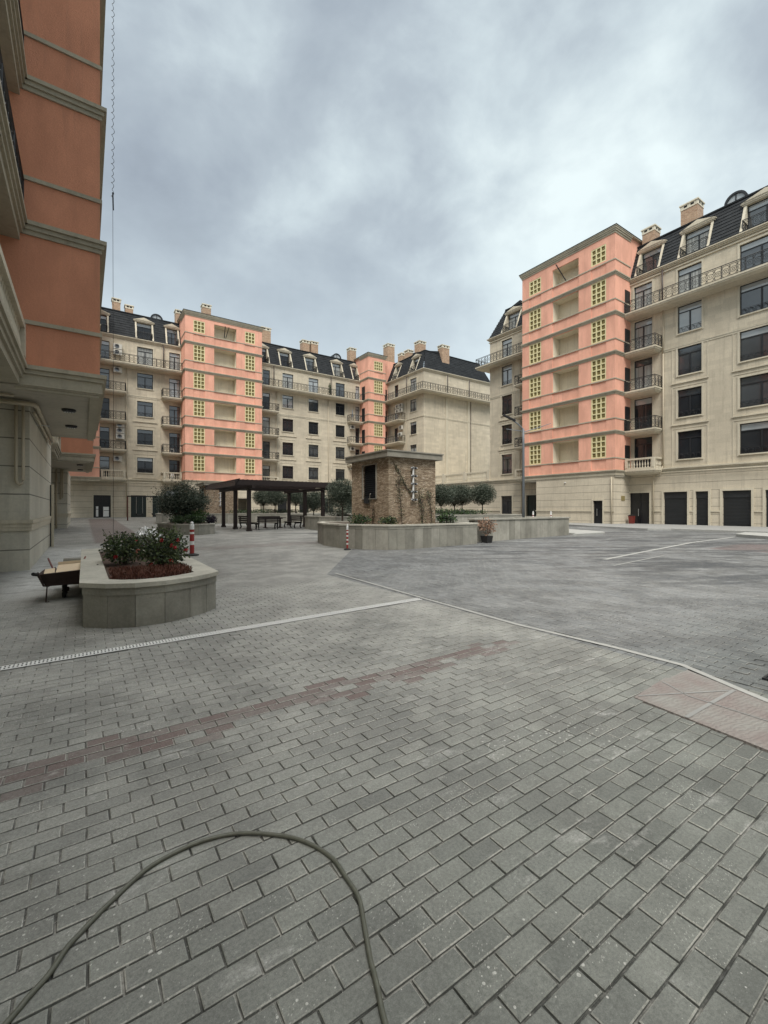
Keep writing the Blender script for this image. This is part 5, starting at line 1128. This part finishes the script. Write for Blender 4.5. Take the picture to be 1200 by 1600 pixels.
k = MB(); k.prism([(14.1, 14.02), (21.29, 14.38), (21.29, 17.5), (15.0, 17.5)], .0, .55); tag(k.build('raised_walk', M['walk']), kind='structure')
for x, y, lab in ((20.6, 15.6, 'bollard tip showing over the ramp wall just right of the lamp post'), (21.0, 14.75, 'bollard tip showing over the right end of the ramp wall')): copy_tree(bp, (x, y, .55), 0, lab)
# ================================================================ hose, drain, grate
hp = [(-.30, 1.66), (-.19, 1.79), (-.15, 1.83), (-.10, 1.88), (-.05, 1.96), (0, 2.01), (.08, 2.08), (.17, 2.15), (.28, 2.205), (.42, 2.225), (.56, 2.20), (.69, 2.12), (.81, 2.02), (.885, 1.895), (.925, 1.77), (.93, 1.66), (.92, 1.55), (.89, 1.46), (.855, 1.36), (.82, 1.28), (.79, 1.20), (.77, 1.13), (.74, 1.02), (.70, .88), (.7, .7)]
def cat(P, n=4):
    o = []
    for k in range(len(P) - 1):
        p0, p1, p2, p3 = (Vector(P[max(k - 1, 0)]), Vector(P[k]), Vector(P[k + 1]), Vector(P[min(k + 2, len(P) - 1)]))
        for j in range(n): t_ = j / n; o.append(tuple(.5 * ((2 * p1) + (p2 - p0) * t_ + (2 * p0 - 5 * p1 + 4 * p2 - p3) * t_ ** 2 + (3 * p1 - p0 - 3 * p2 + p3) * t_ ** 3)))
    o.append(tuple(P[-1])); return o
b = MB(); b.tube([(x, y, zg(x, y) + .0195 + .0015 * math.sin(k * .9)) for k, (x, y) in enumerate([(x + .003 * math.sin(q * .5), y + .003 * math.cos(q * .43)) for q, (x, y) in enumerate(cat(hp))])], .0095, 10)
tag(b.build('hose', M['hose'], smooth=True), 'dark green garden hose lying in a loop on the paving in the foreground', 'hose')
dr = thing('drain_channel', 'narrow white slotted drain running straight across the paving to the pale kerb', 'drain', (2, 5.85, .03)); b = MB(); P0, P1 = (-3.5, 5.72), (4.78, 5.93)
drape(b, [P0, P1], .15, .015, step=.5); b.build('grating', M['white'], dr, fixn=False)
b = MB(); nn_ = int(math.hypot(P1[0] - P0[0], P1[1] - P0[1]) / .034)
for k in range(nn_):
    s_ = (k + .5) / nn_; x, y = P0[0] + (P1[0] - P0[0]) * s_, P0[1] + (P1[1] - P0[1]) * s_; z = zg(x, y) + .0185
    for o in (-.030, .030): b.face([(x - .007, y + o - .016, z), (x + .007, y + o - .016, z), (x + .007, y + o + .016, z), (x - .007, y + o + .016, z)])
o_ = b.build('slots', M['void'], dr, fixn=False); tag(o_, kind='stuff')
gt = thing('drain_grate', 'dark square drain grate set in the drive at the right edge', 'drain', (5.5, 1.0, .05)); b = MB()
b.T = lambda x, y, z: (x + .06, y - .25, z)
for k in range(9): b.box(5.08 + k * .055, 5.10 + k * .055, 1.15, 1.62, .05, .068)
b.box(5.04, 5.06, 1.13, 1.64, .05, .072); b.box(5.56, 5.58, 1.13, 1.64, .05, .072); b.box(5.06, 5.56, 1.13, 1.149, .05, .072); b.box(5.06, 5.56, 1.621, 1.64, .05, .072); b.build('bars', M['frame'], gt)
b = MB(lambda x, y, z: (x + .06, y - .25, z)); b.face([(5.06, 1.15, .061), (5.56, 1.15, .061), (5.56, 1.62, .061), (5.06, 1.62, .061)]); b.build('pit', M['void'], gt, fixn=False)
# ================================================================ wheelbarrow with plywood
wb = local(thing('wheelbarrow', 'rusty dark wheelbarrow with red handles beside the near planter', 'wheelbarrow', (-.27, 9.75, zg(-.4, 9.7)))); wb.scale = (.74, .78, .80)
b = MB(); A = [(-.36, -.30, .33), (.36, -.30, .33), (.32, .34, .30), (-.32, .34, .30)]; B = [(-.50, -.44, .60), (.50, -.44, .66), (.44, .52, .62), (-.44, .52, .60)]; A2 = [(x * .93, y * .93, z + .02) for x, y, z in A]; B2 = [(x * .94, y * .94, z) for x, y, z in B]
b.loft(A, B, cap=False); b.loft(A2, B2, cap=False); b.face(A); b.face(A2)
for k in range(4): b.face([B[k], B[(k + 1) % 4], B2[(k + 1) % 4], B2[k]])
b.build('tray', M['rust'], wb); b = MB(); b.tube([B[0], B[1], B[2], B[3]], .014, 6, closed=True); b.build('tray_rim', M['rust'], wb)
for sx in (-1, 1):
    b = MB(); b.tube([(sx * .50, -.50, .66), (sx * .40, -.38, .36), (sx * .33, .1, .28), (sx * .30, .45, .33), (sx * .26, .75, .55)], .020, 6); b.build('frame_rail', M['rust'], wb)
    b = MB(); b.tube([(sx * .27, .75, .56), (sx * .40, 1.15, .80)], .022, 6); b.build('handle', M['handle'], wb)
    b = MB(); b.tube([(sx * .34, -.28, .32), (sx * .36, -.34, .0), (sx * .30, -.32, .0)], .015, 5); b.build('leg', M['rust'], wb)
b = MB(); b.tube([(-.03 + 0 * t_, .15 + .17 * math.cos(t_), .18 + .17 * math.sin(t_)) for t_ in [2 * math.pi * k / 16 for k in range(16)]], .045, 8, closed=True); wh = b.build('wheel', M['rubber'], wb, smooth=True); b = MB(); b.tube([(-.07, .15, .18), (.07, .15, .18)], .05, 8); b.build('hub', M['rust'], wh)
for sx in (-1,):
    b = MB(); b.tube([(sx * .40, -.36, .36), (sx * .49, -.50, .60), (sx * .52, -.56, .63)], .022, 6); b.build('frame_rail', M['rust'], wb); b = MB(); b.tube([(sx * .51, -.55, .625), (sx * .57, -.68, .655)], .036, 8); b.build('grip', M['rubber'], wb)
b = MB(); b.tube([(.50, -.40, .62), (.60, -.52, .70), (.64, -.6, .74)], .034, 8); b.build('grip', M['rubber'], wb)
w2 = local(thing('wheelbarrow', 'second rusty wheelbarrow half hidden behind the first, upturned wheel showing', 'wheelbarrow', (-.10, 10.55, zg(-.1, 10.5)), None, R(12))); w2.scale = (.74, .78, .80)
b = MB(); b.loft([(-.30, -.30, .20), (.30, -.30, .20), (.28, .34, .18), (-.28, .34, .18)], [(-.42, -.44, .50), (.42, -.44, .50), (.40, .52, .46), (-.40, .52, .46)], cap=False); b.face([(-.30, -.30, .20), (.30, -.30, .20), (.28, .34, .18), (-.28, .34, .18)]); b.build('tray', M['rust'], w2)
b = MB(); b.tube([(.14, -.5 + .16 * math.cos(t_), .17 + .16 * math.sin(t_)) for t_ in [2 * math.pi * k / 16 for k in range(16)]], .045, 8, closed=True); b.build('wheel', M['rubber'], w2, smooth=True)
for sx in (-.3, .3): b = MB(); b.tube([(sx, -.4, .3), (sx, .2, .2), (sx * 1.1, .9, .5)], .02, 6); b.build('frame_rail', M['rust'], w2); b = MB(); b.tube([(sx, -.3, .25), (sx, -.32, 0)], .015, 5); b.build('leg', M['rust'], w2)
pb = local(thing('plywood_board', 'pale plywood offcut lying in the wheelbarrow, the larger sheet', 'board', (-.27, 9.75, zg(-.4, 9.7) + .0), 'plywood offcuts')); pb.scale = (.74, .78, .80); b = MB(); b.loft([(-.18, -.36, .60), (.36, -.36, .64), (.30, .30, .72), (-.16, .30, .70)], [(-.18, -.36, .618), (.36, -.36, .658), (.30, .30, .738), (-.16, .30, .718)]); b.build('sheet', M['ply'], pb)
b = MB(); b.loft([(-.16, .31, .60), (.30, .31, .62), (.30, .33, .80), (-.16, .33, .78)], [(-.16, .33, .60), (.30, .33, .62), (.30, .35, .80), (-.16, .35, .78)]); b.build('edge_strip', M['ply'], pb)
K = lambda x, y, z: (-.27 + x * .74, 9.75 + y * .78, zg(-.4, 9.7) + z * .80)
pb = MB(K); pb.loft([(-.42, -.34, .50), (-.20, -.34, .52), (-.21, .1, .66), (-.40, .1, .64)], [(-.42, -.34, .518), (-.20, -.34, .538), (-.21, .1, .678), (-.40, .1, .658)])
tag(pb.build('plywood_board', M['ply']), 'small plywood piece at the left inside the wheelbarrow', 'board', 'plywood offcuts')
# kerb blocks on the ground behind
b = MB(); b.box(-.45, .95, 14.4, 14.75, .04, .28); tag(b.build('kerb_block', M['slab']), 'concrete kerb block lying behind the near planter, the rear one of two', 'kerb block', 'loose kerb blocks')
b = MB(); b.box(-.48, .4, 13.3, 13.62, .03, .27); tag(b.build('kerb_block', M['slab']), 'concrete kerb block lying behind the near planter, the front one of two', 'kerb block', 'loose kerb blocks')
# ================================================================ lamp post
t = thing('street_lamp', 'tall grey street lamp with dark head behind the ramp wall', 'street lamp', (18.6, 14.75, .2)); b = MB(); LX, LY = 18.6, 14.68
b.tube([(LX, LY, .1), (LX, LY, 5.0), (LX, LY, 5.72)], [.07, .058, .05], 10); b.build('post', M['lamppost'], t, smooth=True)
b = MB(); b.tube([(LX, LY, 5.7), (LX - .25, LY + .17, 6.0), (LX - .45, LY + .3, 6.15)], .03, 6); b.build('arm', M['lamppost'], t)
b = MB(); b.loft([(LX - .40, LY + .15, 6.10), (LX - .30, LY + .32, 6.10), (LX - .78, LY + .66, 6.40), (LX - .88, LY + .50, 6.40)], [(LX - .40, LY + .15, 6.18), (LX - .30, LY + .32, 6.18), (LX - .78, LY + .66, 6.46), (LX - .88, LY + .50, 6.46)]); b.build('lamp_head', M['frame'], t)
b = MB(); b.tube([(LX, LY, 5.55), (LX + .8, LY - .54, 5.85), (LX + 1.15, LY - .8, 6.0)], [.025, .02, .012], 5); b.tube([(LX, LY, 5.6), (LX - .7, LY + .5, 5.72)], .02, 5); b.build('bracket', M['lamppost'], t)
# potted dry plant
t = local(thing('potted_plant', 'dry pinkish brown plant in a square black pot beside the ramp wall', 'potted plant', (14.36, 13.25, zg(14.36, 13.25)))); b = MB(); b.loft([(-.15, -.15, 0), (.15, -.15, 0), (.15, .15, 0), (-.15, .15, 0)], [(-.19, -.19, .30), (.19, -.19, .30), (.19, .19, .30), (-.19, .19, .30)]); b.build('pot', M['rubber'], t)
rnd = random.Random(77); b = MB()
for k in range(18): a = rnd.uniform(0, 6.28); b.tube([(0, 0, .28), (.15 * math.cos(a), .15 * math.sin(a), .5), (.38 * math.cos(a) * rnd.random(), .38 * math.sin(a) * rnd.random(), .95)], .006, 4)
b.build('stem', M['bark'], t); b = MB(); leafcloud(b, (0, 0, .72), (.40, .40, .36), 520, .10, rnd, clump=26, elong=2.4); b.build('foliage', M['dry'], t, fixn=False)
# red bin
t = local(thing('litter_bin', 'small red bin standing by the wall left of the double entrance door', 'bin', (38.3, 19.0 + .1, .40))); b = MB(); b.loft([(-.16, -.16, 0), (.16, -.16, 0), (.16, .16, 0), (-.16, .16, 0)], [(-.2, -.2, .66), (.2, -.2, .66), (.2, .2, .66), (-.2, .2, .66)]); b.build('body', M['redbin'], t); b = MB(); b.box(-.22, .22, -.22, .22, .661, .71); b.box(-.15, .15, -.15, .15, .711, .76); b.build('lid', M['rubber'], t)
# ================================================================ pergola and furniture
t = thing('pergola', 'dark red brown timber pergola with slatted roof in the middle of the courtyard', 'pergola', (11.3, 31.2, .25))
for x in (8.7, 13.9):
    for y in (28.1, 31.15, 34.3):
        z = zg(x, y); b = MB(); b.box(x - .11, x + .11, y - .11, y + .11, z - .05, 2.92); b.box(x - .15, x + .15, y - .15, y + .15, z - .05, z + .12); b.build('post', M['wood'], t)
for x in (8.7, 13.9): b = MB(); b.box(x - .09, x + .09, 27.2, 35.2, 2.9201, 3.10); b.build('beam', M['wood'], t)
for y in (28.1, 31.15, 34.3): b = MB(); b.box(7.85, 14.75, y - .07, y + .07, 3.101, 3.26); b.build('beam', M['wood'], t)
for k in range(19):
    y = 27.3 + k * .43; b = MB(); b.loft([(7.7, y, 3.20 if 0 else 3.262), (7.7, y + .07, 3.262), (7.7, y + .07, 3.32), (7.7, y, 3.32)], [(14.9, y, 3.262), (14.9, y + .07, 3.262), (14.9, y + .07, 3.42), (14.9, y, 3.42)]); b.build('rafter', M['wood'], t)
b = MB()
for k in range(26): x = 7.8 + k * .28; b.box(x, x + .05, 27.3, 35.15, 3.421, 3.46)
b.build('roof_slats', M['wood'], t)
for sd in (27.22, 35.2): b = MB(); b.box(7.6, 15.0, sd, sd + .06, 3.10, 3.44); b.build('fascia', M['wood'], t)
b = MB(); b.loft([(7.55, 27.22, 3.05), (7.60, 27.22, 3.05), (7.60, 35.2, 3.05), (7.55, 35.2, 3.05)], [(7.85, 27.22, 3.5), (7.9, 27.22, 3.5), (7.9, 35.2, 3.5), (7.85, 35.2, 3.5)]); b.build('fascia', M['wood'], t)
def bench(label, x, y, rz):
    t = local(thing('park_bench', label, 'bench', (x, y, zg(x, y)), 'benches under the pergola', rz))
    for k in range(4): b = MB(); b.box(-.8, .8, -.25 + k * .13, -.14 + k * .13, .42, .46); b.build('seat_slat', M['wood'], t)
    b = MB()
    for k in range(3): b.box(-.8, .8, .28 + k * .03, .31 + k * .03, .52 + k * .14, .63 + k * .14)
    b.build('backrest', M['wood'], t)
    for sx in (-.66, .66): b = MB(); b.box(sx - .04, sx + .04, -.24, .30, .34, .419); b.tube([(sx, -.20, .36), (sx, -.28, .15), (sx, -.22, .0)], .05, 6); b.tube([(sx, .26, .88), (sx, .30, .4), (sx, .20, .15), (sx, .30, .0)], .05, 6); b.build('leg', M['rubber'], t)
    return t
bench('bench at the left under the pergola, seen from its end', 9.55, 31.0, R(100)); bench('bench on the near side under the pergola, right of the front corner post', 10.4, 29.6, R(180)); bench('bench at the right side under the pergola with its back to the planter', 12.6, 30.4, R(-80))
def table(label, x, y):
    t = local(thing('picnic_table', label, 'table', (x, y, zg(x, y)), None, R(10))); b = MB()
    for k in range(5): b.box(-.9, .9, -.36 + k * .15, -.23 + k * .15, .72, .76)
    b.build('tabletop', M['wood'], t)
    for sx in (-.6, .6): b = MB(); b.box(sx - .05, sx + .05, -.30, .30, .66, .719); b.box(sx - .05, sx + .05, -.05, .05, .05, .659); b.box(sx - .05, sx + .05, -.28, .28, .0, .049); b.build('leg', M['wood'], t)
table('dark timber table between the benches under the pergola', 11.4, 31.2)
# ================================================================ play corner at the far left
t = thing('swing_frame', 'dark red swing frame in front of the dark shop doors at the far left', 'swing', (4.6, 52, .6)); b = MB(); Y_ = 50.0; zb = zg(3.5, Y_)
b.tube([(3.55, Y_, zb), (3.55, Y_, 2.9)], .06, 6); b.build('post', M['darkred'], t); b = MB(); b.tube([(6.6, Y_, zb), (6.6, Y_, 2.9)], .06, 6); b.build('post', M['darkred'], t); b = MB(); b.tube([(3.5, Y_, 2.9), (6.65, Y_, 2.9)], .07, 6); b.build('crossbar', M['rubber'], t)
for x in (4.3, 5.7):
    b = MB(); b.tube([(x, Y_, 2.85), (x, Y_, 1.15)], .015, 4); b.tube([(x + .55, Y_, 2.85), (x + .55, Y_, 1.15)], .015, 4); b.build('chain', M['steel'], t); b = MB(); b.tube([(x - .02, Y_, 1.2), (x + .1, Y_, 1.02), (x + .45, Y_, 1.02), (x + .57, Y_, 1.2)], .07, 6); b.build('seat', M['rubber'], t)
t = thing('play_tower', 'small play tower with grey roof and green slide beside the swing frame', 'play tower', (7.2, 48, .6)); X_, Y_ = 6.6, 46.5
for dx in (0, .95):
    for dy in (0, .9): b = MB(); b.box(X_ + dx, X_ + dx + .09, Y_ + dy, Y_ + dy + .09, .4, 2.9); b.build('post', M['darkred'], t)
b = MB(); b.loft([(X_ - .3, Y_ - .2, 2.9), (X_ + 1.35, Y_ - .2, 2.9), (X_ + 1.35, Y_ + 1.2, 2.9), (X_ - .3, Y_ + 1.2, 2.9)], [(X_ + .1, Y_ + .2, 3.4), (X_ + .95, Y_ + .2, 3.4), (X_ + .95, Y_ + .8, 3.4), (X_ + .1, Y_ + .8, 3.4)]); b.build('roof', M['lamppost'], t); b = MB(); b.box(X_, X_ + 1, Y_, Y_ + .95, 1.6, 1.68); b.build('deck', M['darkred'], t)
b = MB(); b.loft([(X_ + .22, Y_ - .02, 1.72), (X_ + .80, Y_ - .02, 1.72), (X_ + .80, Y_ - .02, 1.64), (X_ + .22, Y_ - .02, 1.64)], [(X_ + .15, Y_ - 1.9, .62), (X_ + .87, Y_ - 1.9, .62), (X_ + .87, Y_ - 1.9, .54), (X_ + .15, Y_ - 1.9, .54)]); b.build('slide', M['green'], t)
for sx in (.14, .86): b = MB(); b.tube([(X_ + sx, Y_, 1.9), (X_ + sx, Y_ - 1.9, .72)], .045, 5); b.build('slide_rail', M['white'], t)
# white plastic sheeting heap
rnd = random.Random(88); bm = bmesh.new(); bmesh.ops.create_icosphere(bm, subdivisions=4, radius=1)
from mathutils import noise as mnoise
for v in bm.verts:
    p_ = v.co.copy(); k = 1 + .45 * mnoise.noise(p_ * 2.1) + .34 * mnoise.noise(p_ * 5.3) + .2 * mnoise.noise(p_ * 11); peak = .18 * math.exp(-((p_.x + .55) ** 2 + p_.y ** 2) * 7) if p_.z > 0 else 0; v.co = Vector((p_.x * .62 * k, p_.y * .42 * k, max(-.05, p_.z * .42 * k + peak)))
me = bpy.data.meshes.new('plastic_sheet'); bm.to_mesh(me); bm.free(); me.materials.append(M['whitebag']); o = bpy.data.objects.new('plastic_sheet', me); COL.objects.link(o); o.location = (2.65, 24.9, zg(3, 24.6) + .05); o.scale = (.85, .9, .95)
tag(o, 'crumpled heap of white plastic sheeting on the paving behind the rose bushes', 'plastic sheet')
# hanging cable with a twisted upper length
b = MB(); CX, CY = 1.10, 23.8; P = []
for k in range(420):
    z = 27.6 - k * .028; a = k * .55 + 1.3 * math.sin(k * .05); r_ = .045 * (1 + .4 * math.sin(k * .23)); P.append((CX + r_ * math.cos(a), CY + r_ * math.sin(a), z))
zl = P[-1][2]; b.tube(P, .011, 4); b.tube([(CX, CY, zl + .3), (CX + .02, CY, zl - .5)], .03, 5)
b.tube([(CX, CY, zl), (CX + .03, CY, 6), (CX + .02, CY, .35), (CX + .3, CY - .1, zg(1.3, 23.7) + .02)], .008, 4); b.tube([(-2.2, CY, 27.3), (-.5, CY, 27.55), (CX, CY, 27.6)], .03, 5)
tag(b.build('hanging_cable', M['iron']), 'long thin cable hanging down against the sky, twisted in its upper half', 'cable')

# small things on the far balconies
t = local(thing('plastic_stool', 'white plastic stool on a far balcony left of the salmon tower', 'stool', (8.75, 58.0, LF[1] - .02))); b = MB(); b.box(-.2, .2, -.2, .2, .42, .46); b.build('seat', M['whitebag'], t)
for x in (-.17, .17):
    for y in (-.17, .17): b = MB(); b.tube([(x * .85, y * .85, .42), (x, y, 0)], .02, 5); b.build('leg', M['whitebag'], t)
b = MB(); b.box(8.6, 8.95, 58.2, 58.5, 5.08, 5.98); b.box(8.58, 8.97, 58.18, 58.52, 5.981, 6.02); tag(b.build('white_box', M['whitebag']), 'white box standing on the first floor stone balcony left of the salmon tower', 'box')
bush('slim dark potted conifer on the top floor balcony of the far building', (29.9, 58.15, 19.25), (.22, .22, .95), 900, .10, ('oliveD', 'box'), 91, name='potted_conifer', cat='potted plant', up=1.0, clump=30, stems=1)
t = local(thing('closed_parasol', 'closed grey parasol on the fourth floor corner balcony of the far building', 'parasol', (33.75, 58.2, LF[3]))); b = MB(); b.tube([(0, 0, 0), (0, 0, 1.9)], .025, 6); b.build('pole', M['steel'], t); b = MB(); b.lathe([(.13, .7), (.10, 1.1), (.07, 1.5), (.02, 1.88)], (0, 0, 0), 8); b.build('canopy', M['lamppost'], t)
